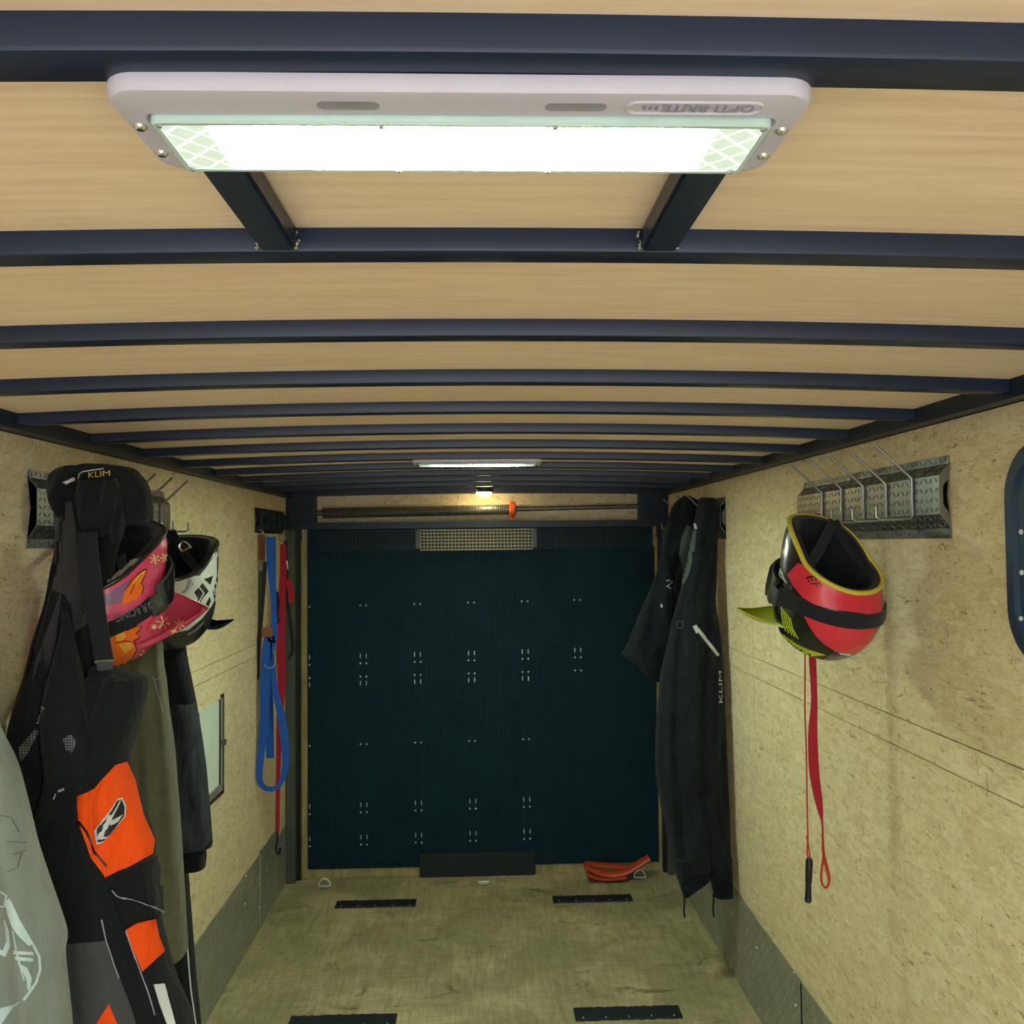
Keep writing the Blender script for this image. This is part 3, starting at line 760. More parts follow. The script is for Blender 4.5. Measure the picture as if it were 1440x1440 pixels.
for y in (3.95, 4.12, 4.42): hook(rk2, y, X2, s2, 1.835, 1.915, 0, .075, .07)
rk3, X3, s3 = rack(-1, 2.08, 2.955, 1.770, 1.952, 'tread plate hook rack on the left wall half hidden under the black jacket', dep=.022)
for y in (2.25, 2.42, 2.58, 2.72, 2.86): hook(rk3, y, X3, s3, 1.82, 1.905, 0)
rk4, X4, s4 = rack(-1, 4.135, 4.70, 1.832, 1.95, 'small strap rack, shade painted dark, at the end of the left wall', 'platedk', .025, None)
for y in (4.25, 4.37, 4.48, 4.6): hook(rk4, y, X4, s4, 1.86, 1.915, 0, .03, .02, .06, .02, 'platedk')
# ------------------------------------------------------------------ straps on the little rack
def strap(name, label, pts, m, Y, grp=None, parts=()):
    """pts: (px, py, width px) down the strap"""
    R = cr(pts, 5); P = [ony(a, b, Y) for a, b, c in R]; k = Y/F
    t = thing(name, label, 'strap', tuple(P[0]), grp)
    MB().ribbon(P, [max(.004, c*k) for a, b, c in R], (0, -1, 0), .0016).build('webbing', m, t, 40)
    return t
s = strap('tie_down_strap', 'grey ratchet strap with tan top hanging at the left end of the small strap rack', [(366, 770, 13), (365, 850, 12), (363, 900, 9), (360, 960, 6)], 'greyw', 4.20, 'straps on the small rack')
MB().ribbon([ony(365.5, y, 4.195) for y in (752, 775, 791)], 14*4.3/F, (0, -1, 0), .004).build('sewn_end', 'brownw', s, label='tan sewn strap end')
MB().ribbon([ony(365.5, y, 4.19) for y in (788, 803)], 14.5*4.3/F, (0, -1, 0), .005).build('strap_label', 'beigew', s, label='pale stitched label')
MB().ribbon([ony(*q, 4.18) for q in cr([(373, 790), (369, 850), (364, 905), (362, 955)], 5)], .018, (0, -1, 0), .0012).build('tail', 'blk', s)
MB().tube([ony(366+4*math.cos(a), 750+5*math.sin(a), 4.195) for a in [k*math.pi/8 for k in range(16)]], .004, 8, True).build('ring', 'steel', s)
s = strap('tie_down_strap', 'bright blue webbing strap hanging doubled into a long loop from the small rack', [(381, 755, 14), (382, 800, 12), (385, 850, 7), (385, 897, 10), (377, 900, 13), (373, 960, 14), (371, 1020, 12), (365, 1080, 9), (366, 1100, 8), (375, 1109, 7), (390, 1107, 6), (399, 1090, 8), (402, 1060, 11), (396, 1010, 11), (388, 975, 8), (384, 935, 7), (384, 900, 7)], 'blue', 4.15, 'straps on the small rack')
MB().ribbon([ony(x, y, 4.19) for x, y in ((376, 905), (379, 1000), (380, 1066))], .036, (0, -1, 0), .0016).build('back_fold', 'blue', s)
MB().ribbon([ony(x, y, 4.14) for x, y in ((376, 882), (376, 895))], .05, (0, -1, 0), .004).build('sewn_end', 'brownw', s, label='tan sewn strap end')
MB().tube([ony(x, y, 4.135) for x, y in cr([(371, 934), (376, 939), (384, 938), (387, 930), (386, 915)], 5)], .0022, 6).build('tie_cord', 'alu', s)
s = strap('tie_down_strap', 'long red webbing strap with a black hook at its lower end', [(398, 765, 8), (398, 805, 9), (396, 860, 10), (395, 920, 12), (396, 960, 11), (393, 1020, 8), (391, 1100, 6), (390, 1170, 6)], 'redw', 4.34, 'straps on the small rack')
MB().tube([ony(x, y, 4.34) for x, y in cr([(390, 1168), (390, 1182), (388, 1195), (392, 1201), (394, 1192)], 5)], .006, 8).build('hook', 'blk', s, label='black hook')
MB().ribbon([ony(x, y, 4.33) for x, y in ((405, 815), (409, 830), (410, 847))], .03, (0, -1, 0), .0015).build('tail', 'redw', s)
MB().ribbon([ony(x, y, 4.32) for x, y in ((388, 832), (391, 848), (388, 862), (391, 876))], .02, (0, -1, 0), .003).build('keeper_loop', 'blk', s)
s = strap('tie_down_strap', 'thin black strap with pale buckle bowing out at the right end of the small rack', [(401, 755, 5), (403, 800, 3), (405, 850, 4), (410, 890, 5), (411, 915, 5), (405, 928, 3)], 'blk', 4.38, 'straps on the small rack')
MB().tube([ony(397+4*math.cos(a), 756+5*math.sin(a), 4.37) for a in [k*math.pi/8 for k in range(16)]], .005, 8, True).build('ring', 'beigew', s)
MB().tube([ony(x, y, 4.37) for x, y in ((403, 788), (405, 800))], .005, 8).build('buckle', 'chrome', s)
# ------------------------------------------------------------------ helmets
ROWS = [(0, .012, .012, .010), (.006, .045, .05, .045), (.025, .085, .095, .082), (.06, .112, .122, .108), (.10, .126, .137, .121), (.14, .133, .141, .127), (.18, .139, .139, .127), (.215, .152, .131, .124), (.245, .168, .119, .119), (.275, .178, .107, .113), (.305, .177, .098, .106)]
def hrow(t):
    for a, b in zip(ROWS, ROWS[1:]):
        if t <= b[0] or b is ROWS[-1]:
            k = (t-a[0])/(b[0]-a[0]); return [a[i]+(b[i]-a[i])*k for i in (1, 2, 3)]
class Helmet:
    def __init__(s, name, label, ctr, Y, right, yaw, tilt, roll, size, shell, rim, visor, kside=.67, kback=.6, tip=.045):
        s.o = ony(*ctr, Y); v = (s.o-CAM); v.z = 0; v.normalize(); lft = Vector((-v.y, v.x, 0)); z = Vector((0, 0, 1))
        fh = (-lft if right else lft)*math.cos(yaw)+v*math.sin(yaw)
        f = fh*math.cos(tilt)+z*math.sin(tilt); n0 = z*math.cos(tilt)-fh*math.sin(tilt)
        K = f.cross(n0); K = K if K.dot(-v) > 0 else -K
        n = n0*math.cos(roll)+K*math.sin(roll); l = f.cross(n)
        s.F, s.N, s.L, s.k = f, n, l, size; s.ks, s.kb = kside, kback
        s.t = thing(name, label, 'helmet', tuple(s.o), 'motocross helmets hanging upside down')
        A, Nt = 72, 40
        ts = [.305*(i/Nt)**1.0 for i in range(Nt+1)]; ts[0] = .0005
        s.A = A
        def ring(t, sc=1.0, add=0): return [s.P(t, 2*math.pi*a/A, sc, add) for a in range(A)]
        mb = MB(); R = [[mb.b.verts.new(p) for p in ring(t)] for t in ts]
        for i in range(Nt):
            for a in range(A):
                th = (a+.5)*2*math.pi/A; th = th-2*math.pi if th > math.pi else th
                tm = (ts[i]+ts[i+1])/2
                if abs(th) < math.radians(66) and .132 < tm < .212-.02*abs(th): continue
                b = (a+1) % A; mb.b.faces.new((R[i][a], R[i][b], R[i+1][b], R[i+1][a]))
        c = mb.b.verts.new(s.w(0, -.002, 0))
        for a in range(A): mb.b.faces.new((R[0][(a+1) % A], R[0][a], c))
        s.shell = mb.build('shell', shell, s.t, 50)
        mb = MB(); mb.loft([ring(.305, 1.0), ring(.308, .97), ring(.306, .86), ring(.28, .80), ring(.2, .82), ring(.1, .84), ring(.04, .7)], False, True)
        # eye port lining
        s.liner = mb.build('liner', 'liner', s.t, 50, label='black padded lining')
        s.rim = MB().tube([s.P(.303, 2*math.pi*a/A, 1.0, .001) for a in range(A)], .0065*size, 8, True).build('rim_trim', rim, s.t, 60, label='coloured edge trim' if rim != 'blkg' else 'black edge trim')
        # peak
        mb = MB(); rings = []
        for i in range(13):
            u = i/12; top, bot = [], []
            for j in range(-10, 11):
                q = j/10
                a0 = s.P(.032+.05*q*q, q*math.radians(98), 1, .006+.006*q*q)
                a1 = s.w(.258-.035*q*q, tip+.03*q*q, q*.078)
                p = a0.lerp(a1, u) - s.N*(.012*math.sin(u*math.pi)*(1-.5*q*q)*s.k)
                top.append(p); bot.append(p+s.N*.004)
            rings.append(top+bot[::-1])
        s.visor = mb.loft(rings).build('peak', visor, s.t, 50, label='peak')
    def w(s, a, t, l): return s.o+(s.F*a+s.N*(t-.15)+s.L*l)*s.k
    def P(s, t, th, sc=1.0, add=0):
        f, b, wd = hrow(t); co, si = math.cos(th), math.sin(th)
        e = abs(co)
        k = 1 if co > .85 else (s.ks+(1-s.ks)*max(0, (co-.1)/.75) if co > .1 else s.ks+(s.kb-s.ks)*((.1-co)/1.1))
        tt = t if t < .14 else .14+(t-.14)*k
        r = 1/((abs(co)/((f if co > 0 else b)*sc+add))**2.2+(abs(si)/(wd*sc+add))**2.2)**(1/2.2)
        return s.w(r*co, tt, r*si)
    def strip(s, th0, th1, tf, hw, add, n=60):
        rings = []
        for i in range(n+1):
            th = th0+(th1-th0)*i/n; t = tf(th); a = [s.P(t+d, th, 1, add+q) for d, q in ((-hw, 0), (-hw*.5, .001), (hw*.5, .001), (hw, 0), (hw, -.004), (-hw, -.004))]
            rings.append(a)
        return MB().loft(rings)
    def goggles(s, label, tg=.172, tb=.118, band='band', hw=.0265, ex=1.0):
        g = thing('goggles', label, 'goggles', tuple(s.w(.15, tg, 0)), 'goggles strapped round the helmets')
        rad = math.radians
        s.strip(rad(-64), rad(64), lambda th: tg-.0, .042, .016, 40).build('frame', 'goggle', g, 50)
        s.strip(rad(-54), rad(54), lambda th: tg, .033, .022, 40).build('lens', 'lensdk', g, 50)
        for sg in (-1, 1):
            s.strip(rad(sg*60), rad(sg*76), lambda th: tg-.006, .028, .016, 10).build('outrigger', 'goggle', g, 50)
        s.band = s.strip(rad(70), rad(290), lambda th: tg-.008+(tb-tg+.008)*min(1, max(0, (abs(math.pi-abs(th-math.pi)) and max(0.0, math.sin((math.pi-abs(th-math.pi)-rad(70))/rad(110)*math.pi/2))**ex))), hw, .0045, 80).build('strap', band, g, 50)
        return g
    def chin_strap(s, hookpt, th=1.5):
        a, b = s.P(.28, th, .9), s.P(.28, -th, .9); h = Vector(hookpt)
        for p in (a, b):
            mid = (p+h)/2+Vector((0, 0, -.01))
            MB().ribbon([p-s.N*.05, p, mid, h], .024, (0, -1, .1), .0018).build('chin_strap', 'band', s.t, 40)
def star(cx, cy, r, n=6, w0=3.2, rot=0):
    out = []
    for k in range(n):
        a = rot+k*2*math.pi/n; out.append(stroke([(cx+r*.12*math.cos(a), cy+r*.12*math.sin(a)), (cx+r*math.cos(a), cy+r*math.sin(a))], w0*.7, w0*1.2))
    return out
# red helmet on the right wall
rd = Helmet('motocross_helmet', 'red and black helmet with yellow edge trim hanging below the right wall rack', (1164, 843), 2.08, False, math.radians(46), math.radians(28), math.radians(1), .92, 'blkg', 'yel', 'lime', .70, .54, -.04)
gr = rd.goggles('goggles strapped round the red helmet, wide black elastic band showing', .150, .194, hw=.03, ex=.75)
Z = lambda p: zc(1040, 730, 6.545, p)
sh = [rd.shell]
decal('red_rear_panel', Z([(565, 800), (700, 825), (850, 850), (1030, 875), (1150, 905), (1260, 925), (1255, 1000), (1235, 1080), (1200, 1150), (1150, 1205), (1060, 1235), (960, 1235), (880, 1215), (780, 1150), (700, 1070), (640, 980), (600, 900)]), sh, 'redg', rd.shell, .0012, 3, 'red rear panel')
decal('red_cheek_panel', Z([(440, 510), (540, 405), (640, 445), (710, 450), (770, 515), (840, 610), (1000, 645), (1150, 655), (1300, 655), (1312, 900), (1150, 870), (1000, 850), (850, 830), (700, 790), (580, 720), (500, 620)]), sh, 'redg', rd.shell, .0012, 3, 'red cheek panel')
decal('lime_flash', Z([(372, 1030), (430, 1085), (520, 1150), (640, 1205), (790, 1250), (640, 1262), (520, 1220), (430, 1160)]), sh, 'lime', rd.shell, .0012, 3, 'lime green flash')
decal('pinstripes', [stroke(Z([(385+k*20, 800+k*26), (398+k*23, 920+k*22), (425+k*29, 1030+k*18)]), .8) for k in range(5)], sh, 'lime', rd.shell, .0014, 2.5, 'thin lime stripes', .001)
decal('silver_mark', [stroke(Z(q), 1.6) for q in ([(345, 420), (380, 470), (365, 520), (400, 545)], [(355, 500), (390, 490), (405, 560)], [(350, 540), (372, 592)], [(395, 520), (432, 590)])], sh, 'print', rd.shell, .0014, 2.5, 'pale printed mark', .001)
text_on('lettering', 'E', Z([(615, 535), (640, 585), (712, 568), (695, 515)]), sh, 'blkg', rd.shell, .002, .004)
text_on('lettering', 'F', Z([(655, 592), (678, 628), (758, 616), (738, 582)]), sh, 'blkg', rd.shell, .002, .004)
decal('strap_slider', stroke(Z([(1050, 722), (1038, 876)]), 1.6), [rd.band], 'silver', gr, .0014, 2.5, 'silver slider on the strap', .001)
decal('scuff', Z([(910, 1225), (960, 1235), (1010, 1235), (1040, 1258), (980, 1250), (930, 1245)]), sh, 'print', rd.shell, .0014, 2.5, 'white scuffed mark', .001)
decal('peak_mark', Z([(250, 935), (300, 885), (315, 905), (310, 945), (275, 930)]), [rd.visor], 'blkg', rd.visor, .0014, 2.5, 'black mark on the peak', .001)
rd.chin_strap(ony(1172, 733, 2.13))
# pink helmet on the left wall
pk = Helmet('motocross_helmet', 'glossy pink helmet with orange flames hanging behind the black suspender strap', (152, 852), 2.13, True, math.radians(26), math.radians(22), math.radians(16), .94, 'pink', 'blkg', 'pink', .8, .62, .025)
gp = pk.goggles('grey framed goggles on the pink helmet with lettered black strap', .184, .158)
Z = lambda p: zc(130, 720, 6.26, p)
sh = [pk.shell, pk.visor]
decal('purple_panel', Z([(100, 745), (160, 700), (330, 590), (290, 700), (250, 800), (120, 820)]), sh, 'purple', pk.shell, .0012, 3, 'purple panel')
decal('flame', Z([(255, 810), (285, 690), (350, 590), (420, 525), (472, 500), (455, 560), (425, 625), (447, 660), (430, 725), (380, 765), (300, 805)]), sh, 'flame', pk.shell, .0016, 3, 'orange flame')
decal('flame_tip', Z([(400, 560), (472, 500), (448, 560), (400, 620), (350, 640)]), sh, 'flame2', pk.shell, .0021, 3, 'yellow flame tip')
decal('flame_outline', [stroke(Z(q), 1.0) for q in ([(285, 690), (350, 590), (420, 525), (472, 500)], [(330, 720), (370, 630), (440, 550)], [(472, 500), (455, 560), (425, 625), (447, 660), (430, 725)])], sh, 'blkg', pk.shell, .0024, 2.5, 'black outline', .001)
decal('flame', Z([(150, 1065), (230, 1010), (300, 1040), (390, 1000), (430, 1010), (380, 1070), (420, 1100), (360, 1130), (385, 1210), (350, 1280), (270, 1350), (180, 1370)]), sh, 'flame', pk.shell, .0014, 3, 'orange flame')
decal('flame_tip', [Z([(200, 1080), (260, 1050), (300, 1080), (260, 1130), (210, 1130)]), Z([(230, 1170), (330, 1140), (360, 1180), (280, 1240)])], sh, 'flame2', pk.shell, .0021, 3, 'yellow flame tip')
decal('flame_outline', [stroke(Z(q), 1.0) for q in ([(230, 1010), (300, 1040), (390, 1000), (430, 1010), (380, 1070), (420, 1100), (360, 1130)], [(360, 1130), (385, 1210), (350, 1280), (270, 1350)], [(200, 1150), (280, 1130), (340, 1140)])], sh, 'blkg', pk.shell, .0024, 2.5, 'black outline', .001)
st = []
for cx, cy, r, ro in ((545, 415, 45, .3), (635, 405, 42, 0), (622, 975, 62, .2), (462, 1258, 46, .1), (765, 990, 44, .4), (715, 1050, 26, .2), (980, 862, 24, .1), (540, 1010, 22, .3)):
    q = Z([(cx, cy)])[0]; st += star(q[0], q[1], r/6.26, 6, 1.3, ro)
decal('star', st, sh, 'cream', pk.shell, .0018, 2.5, 'cream star print', .001)
text_on('lettering', 'FLY RACING', Z([(588, 752), (190, 905), (207, 968), (603, 822)]), [pk.band, pk.shell]+list(gp.children), 'dimtext', gp, .0055, .01)
decal('visor_seam', [stroke(Z(q), .9) for q in ([(570, 905), (490, 985), (475, 1045), (540, 1090), (620, 1085), (660, 1070)], [(660, 1070), (655, 1110)])], sh, 'redg', pk.shell, .0018, 2.5, 'dark pink seam', .001)
decal('neck_roll', Z([(120, 640), (200, 540), (300, 460), (420, 410), (400, 480), (300, 570), (190, 650), (120, 680)]), [pk.liner], 'greyliner', pk.t, .006, 3, 'grey foam neck roll')
pk.chin_strap(ony(165, 745, 2.34))
MB().ribbon([ony(x, y, 2.22) for x, y in ((146, 777), (151, 787), (156, 795))], .014, (0, -1, 0), .002).build('pull_tab', 'redw', pk.t, label='red pull tab')
MB().tube([ony(x, y, 2.215) for x, y in cr([(152, 806), (151, 796), (157, 790), (166, 789), (171, 796), (170, 803)], 4)], .003, 8).build('buckle_ring', 'chrome', pk.t, label='chrome buckle ring')
# white helmet behind it
wh = Helmet('motocross_helmet', 'white and black helmet hanging beyond the pink one', (238, 842), 2.60, True, math.radians(54), math.radians(11), math.radians(7), .97, 'dkshell', 'blkg', 'blkg', .7, .55, .0)
Z = lambda p: zc(220, 730, 7.577, p)
sh = [wh.shell]
decal('white_side_panel', Z([(60, 640), (230, 610), (460, 605), (520, 520), (590, 420), (600, 300), (640, 350), (690, 480), (705, 600), (690, 720), (640, 820), (580, 930), (480, 1060), (340, 1180), (230, 1200), (150, 1000), (80, 850)]), sh, 'whiteg', wh.shell, .0012, 3, 'white side panel')
decal('logo', [Z(q) for q in ([(500, 640), (600, 600), (570, 700)], [(400, 780), (490, 680), (560, 760), (500, 830), (440, 930), (395, 910), (440, 850)], [(600, 780), (640, 610), (685, 600), (670, 700), (610, 850)], [(510, 930), (560, 830), (580, 870), (550, 935)])], sh, 'blkg', wh.shell, .0018, 2.5, 'black zigzag logo', .001)
decal('logo_stroke', [stroke(Z(q), 1.6) for q in ([(470, 650), (560, 770), (585, 900)], [(430, 700), (500, 790), (420, 930)])], sh, 'whiteg', wh.shell, .0022, 2.5, 'white logo strokes', .001)
decal('vent_slot', [Z([(330, 640), (378, 640), (350, 730), (300, 790), (250, 792), (310, 740)]), Z([(372, 690), (392, 660), (380, 720)])], sh, 'lampslot', wh.shell, .0018, 2.5, 'grey vent slots', .001)
decal('grey_line', [stroke(Z(q), 1.2) for q in ([(235, 600), (160, 750)], [(330, 1230), (420, 1180), (500, 1100)])], sh, 'lampslot', wh.shell, .0018, 2.5, 'thin grey lines', .001)
wh.chin_strap(ony(241, 748, 2.66))
MB().tube([ony(x, y, 2.50) for x, y in cr([(256, 775), (252, 768), (257, 762), (264, 764), (268, 771)], 4)], .003, 8).build('buckle_ring', 'chrome', wh.t, label='chrome buckle ring')
MB().tube([ony(x, y, 2.50) for x, y in ((256, 776), (269, 769))], .003, 8).build('buckle_bar', 'chrome', wh.t)
# lanyard below the red helmet
ly = thing('lanyard', 'red webbing lanyard and thin cord with a black clip hanging below the red helmet', 'lanyard', tuple(ony(1140, 925, 2.33)))
def rib(name, pts, m, Y, parent, th=.0012, nrm=(0, -1, 0)):
    R = cr(pts, 6); return MB().ribbon([ony(a, b, Y) for a, b, c in R], [max(.0025, c*Y/F) for a, b, c in R], nrm, th).build(name, m, parent, 40)
rib('webbing', [(1150, 722, 9), (1148, 780, 10), (1144, 850, 10), (1142, 900, 10), (1143, 935, 10), (1145, 985, 9), (1143, 1030, 13), (1145, 1085, 14), (1152, 1130, 10), (1156, 1155, 3), (1157, 1178, 2.5)], 'redw', 2.33, ly)
rib('loop', [(1157, 1178, 3), (1158, 1200, 4), (1163, 1222, 5), (1166, 1238, 4), (1162, 1248, 3), (1156, 1242, 3), (1155, 1228, 3), (1158, 1205, 3)], 'redcord', 2.33, ly)
MB().tube([ony(x, y, 2.32) for x, y in cr([(1148, 722), (1140, 800), (1133, 880), (1132, 960), (1132, 1000), (1134, 1060), (1135, 1130), (1136, 1180)], 4)], .0022, 8).build('cord', 'redcord', ly)
MB().tube([ony(x, y, 2.32) for x, y in cr([(1136, 1180), (1135, 1200), (1139, 1209), (1137, 1190), (1134, 1176)], 4)], .0022, 8).build('cord_loop', 'redcord', ly)
MB().tube([ony(x, y, 2.32) for x, y in ((1138, 1207), (1138, 1212), (1137, 1240), (1137, 1243), (1136.5, 1267), (1136.5, 1269))], [.007, .0095, .0085, .007, .009, .006], 14).build('clip', 'blk', ly, label='black clip')
# ------------------------------------------------------------------ clothes on the left wall
# grey jersey nearest the camera
gj = thing('grey_jersey', 'shiny grey jersey with pale emblem hanging at the lower left edge', 'jersey', tuple(ony(-30, 1400, 1.72)))
gb = garment([(900, -190, -70), (960, -190, -35), (1030, -190, -2), (1075, -190, 20), (1130, -190, 35), (1190, -190, 50), (1250, -190, 70), (1300, -190, 87), (1322, -190, 91), (1350, -190, 88), (1440, -190, 97), (1560, -190, 104)], 1.72, (.05, .07), .012, (1.3, 2.6, 4.2), 5, wr=.003).build('cloth', 'greysh', gj, 60)
Z = lambda p: zc(0, 1000, 3.273, p)
em = [Z([(22, 870), (45, 862), (90, 960), (155, 1072), (130, 1080), (90, 1040), (60, 1000), (35, 930)]), Z([(62, 1103), (150, 1108), (155, 1122), (65, 1118)]), Z([(68, 1128), (152, 1138), (150, 1152), (75, 1146)]), Z([(80, 1158), (125, 1180), (145, 1230), (138, 1280), (125, 1282), (122, 1240), (100, 1190)]), stroke(Z([(152, 1075), (180, 1130), (184, 1190), (165, 1250), (130, 1300), (108, 1330)]), 3.4), Z([(0, 1120), (25, 1130), (45, 1085), (38, 1010), (20, 960), (30, 1060), (15, 1100), (-20, 1090)]), Z([(-20, 1372), (60, 1352), (95, 1335), (60, 1365), (20, 1420), (-20, 1480)]), stroke(Z([(60, 1010), (75, 1100), (110, 1240)]), 2.2), stroke(Z([(0, 830), (30, 850), (20, 900), (-20, 900)]), 2)]
decal('emblem', em, [gb], 'print', gj, .0012, 4, 'pale printed emblem', .001)
decal('faded_mark', [stroke(Z(q), 1.0) for q in ([(0, 480), (50, 490), (90, 560)], [(30, 600), (120, 605)], [(60, 660), (120, 640)], [(30, 740), (80, 720), (100, 650)])], [gb], 'dprint', gj, .0012, 3, 'faint dark marking', .001)
# black jacket draped over the hooks
jk = thing('black_jacket', 'black and charcoal jacket with gold lettering draped over the left wall rack', 'jacket', tuple(ony(100, 900, 2.2)))
body = garment([(664, 86, 160), (690, 78, 175), (720, 78, 178), (770, 78, 165), (800, 73, 160), (850, 64, 150), (900, 48, 146), (950, 36, 144), (1000, 20, 142), (1040, 12, 138), (1090, 16, 128), (1140, 36, 118), (1186, 56, 104)], (2.06, 1.97), (.03, .05), .022, (1.6, 3.4, 6.1), 11).build('body', 'jet', jk, 60)
hood_l = garment([(657, 100, 150), (660, 84, 165), (670, 72, 175), (690, 70, 165), (710, 76, 140), (728, 84, 128)], 2.05, .05, .01, (1.6, 3.4), 12).build('left_shoulder', 'jet', jk, 60)
hood = garment([(654, 112, 160), (658, 100, 185), (668, 100, 196), (690, 106, 208), (715, 112, 212), (735, 150, 206)], 2.06, .055, .01, (1.6, 3.4), 13).build('hood', 'jet2', jk, 60)
garment([(676, 114, 166), (700, 109, 172), (722, 110, 172), (740, 117, 160), (755, 124, 145)], 2.01, .045, .012, (2.2, 4), 14).build('collar', 'jet2', jk, 60)
garment([(712, 150, 172), (735, 150, 175), (752, 152, 172), (764, 156, 168)], 2.0, .035, .008, (2.2, 4), 15).build('collar_flap', 'jet', jk, 60)
garment([(662, 165, 192), (680, 165, 206), (710, 165, 213), (745, 160, 212), (780, 160, 210), (800, 164, 200)], 2.5, .06, .01, (1.6, 3), 16).build('right_shoulder', 'jet', jk, 60)
ch1 = [(86, 735), (98, 715), (102, 800), (104, 835), (96, 815), (93, 860), (76, 870), (72, 800)]
decal('charcoal_panel', [[(80, 712), (100, 705), (108, 760), (122, 830), (130, 872), (104, 890), (100, 850), (90, 835), (74, 830)], [(72, 870), (86, 830), (78, 900), (64, 960), (40, 985), (50, 930)], [(90, 880), (103, 890), (106, 960), (100, 1000), (78, 990), (74, 950)]], [body], 'char', jk, .002, 4, 'charcoal grey panels', .002)
sl1 = garment([(890, 54, 58), (920, 50, 60), (950, 40, 63), (990, 24, 66), (1040, 14, 66), (1090, 22, 62), (1130, 35, 64), (1170, 44, 62)], 1.93, .04, .008, (1.6, 3.3), 17).build('sleeve', 'jet', jk, 60)
sl2 = garment([(860, 88, 94), (890, 85, 102), (930, 76, 110), (970, 66, 117), (1010, 60, 124), (1050, 62, 132), (1090, 66, 134), (1115, 62, 112), (1150, 54, 100), (1190, 52, 92)], 1.92, .05, .009, (1.6, 3.3), 18).build('sleeve', 'jet2', jk, 60)
decal('vent', [Z([(85, 170), (165, 80), (175, 100), (130, 190), (95, 235)])], [sl1, body], 'vent', jk, .0015, 3, 'perforated vent', .001)
decal('vent', [Z([(290, 130), (325, 105), (350, 140), (335, 190), (305, 180)])], [sl2, body], 'vent', jk, .0015, 3, 'perforated vent', .001)
text_on('lettering', 'KLIM', [(50, 1017), (60, 993), (64, 996), (55, 1018)], [sl1, sl2, body], 'print', jk, .003, 0)
text_on('lettering', 'KLIM', [(125, 672), (155, 669), (155, 662), (125, 664)], [hood, hood_l], 'gold', jk, .003, 0)
decal('piping', stroke([(110, 673), (111, 667), (117, 663), (130, 661), (146, 659)], 1.3), [hood, hood_l], 'silver', jk, .0015, 2.5, 'silver piping', .001)
decal('hem_tag', [[(91, 678), (101, 672), (103, 676), (93, 682)]], [hood_l, hood, body], 'silver', jk, .006, 2.5, 'silver woven tag', .001)
decal('hem_tag', [[(158, 674), (163, 673), (168, 684), (166, 685)]], [hood], 'dgrey', jk, .0015, 2.5, 'grey woven tag', .001)
decal('zip_pull', [stroke([(82, 1112), (90, 1109)], 2), stroke([(75, 1124), (78, 1116)], 1.6)], [sl2], 'silver', jk, .003, 2.5, 'white zip pull', .001)
# patterned jacket behind
pj = thing('patterned_jacket', 'dark jacket with slate wave print on the lower sleeve hanging beside the white hatch', 'jacket', tuple(ony(265, 1000, 2.72)))
garment([(850, 216, 248), (890, 221, 257), (930, 222, 263), (960, 224, 269), (991, 226, 275)], 2.70, (.045, .06), .006, (1.4, 2.6), 21, wr=.004).build('upper_sleeve', 'jet', pj, 60)
garment([(988, 226, 274.5), (1050, 230, 284), (1100, 236, 290), (1150, 242, 293), (1180, 246, 294), (1194, 252, 288)], 2.70, .06, .008, (1.4, 2.6), 21, wr=.006).build('lower_sleeve', 'wave', pj, 60, label='slate wave printed lower sleeve')
garment([(1060, 270, 286), (1110, 274, 292.5), (1165, 276, 297), (1186, 272, 298), (1191, 270, 297)], 2.73, .05, .004, (1.4,), 22, wr=.003).build('side_panel', 'jet', pj, 60)
garment([(1184, 250, 286), (1200, 248, 289), (1218, 249, 288), (1221, 252, 287)], 2.72, .05, .003, (1.4,), 22, wr=.003).build('cuff', 'jet', pj, 60)
# thin black trousers with piping, lowest
bp = thing('black_trousers', 'black trousers with thin white piping hanging below the patterned jacket', 'trousers', tuple(ony(260, 1350, 2.85)))
tb = garment([(1180, 225, 262), (1230, 226, 264), (1300, 228, 269), (1380, 232, 275), (1440, 236, 281), (1540, 240, 288)], 2.80, .06, .012, (2.6, 5), 23).build('legs', 'jet', bp, 60)
decal('piping', stroke(cr([(258, 1292), (263, 1330), (268, 1390), (275, 1440), (280, 1500)], 4), 1.6), [tb], 'reflect', bp, .0015, 3, 'white piping', .001)
# olive trousers
ol = thing('olive_trousers', 'plain olive trousers hanging between the orange bib and the patterned jacket', 'trousers', tuple(ony(220, 1100, 2.5)))
oc = garment([(880, 168, 226), (930, 168, 228), (960, 168, 232), (1000, 166, 236), (1050, 166, 243), (1100, 166, 247), (1150, 168, 251), (1200, 172, 254), (1250, 178, 257), (1300, 190, 260), (1335, 200, 262), (1347, 222, 256)], 2.48, (.05, .07), .013, (1.8, 3.1, 5), 25, wr=.004).build('cloth', 'olive', ol, 60)
decal('pocket_edge', [stroke(cr([(215, 950), (222, 975), (229, 1000)], 4), 1.0), stroke([(217, 956), (226, 953)], 1.0)], [oc], 'lampslot', ol, .0015, 2.5, 'stitched pocket edge', .001)
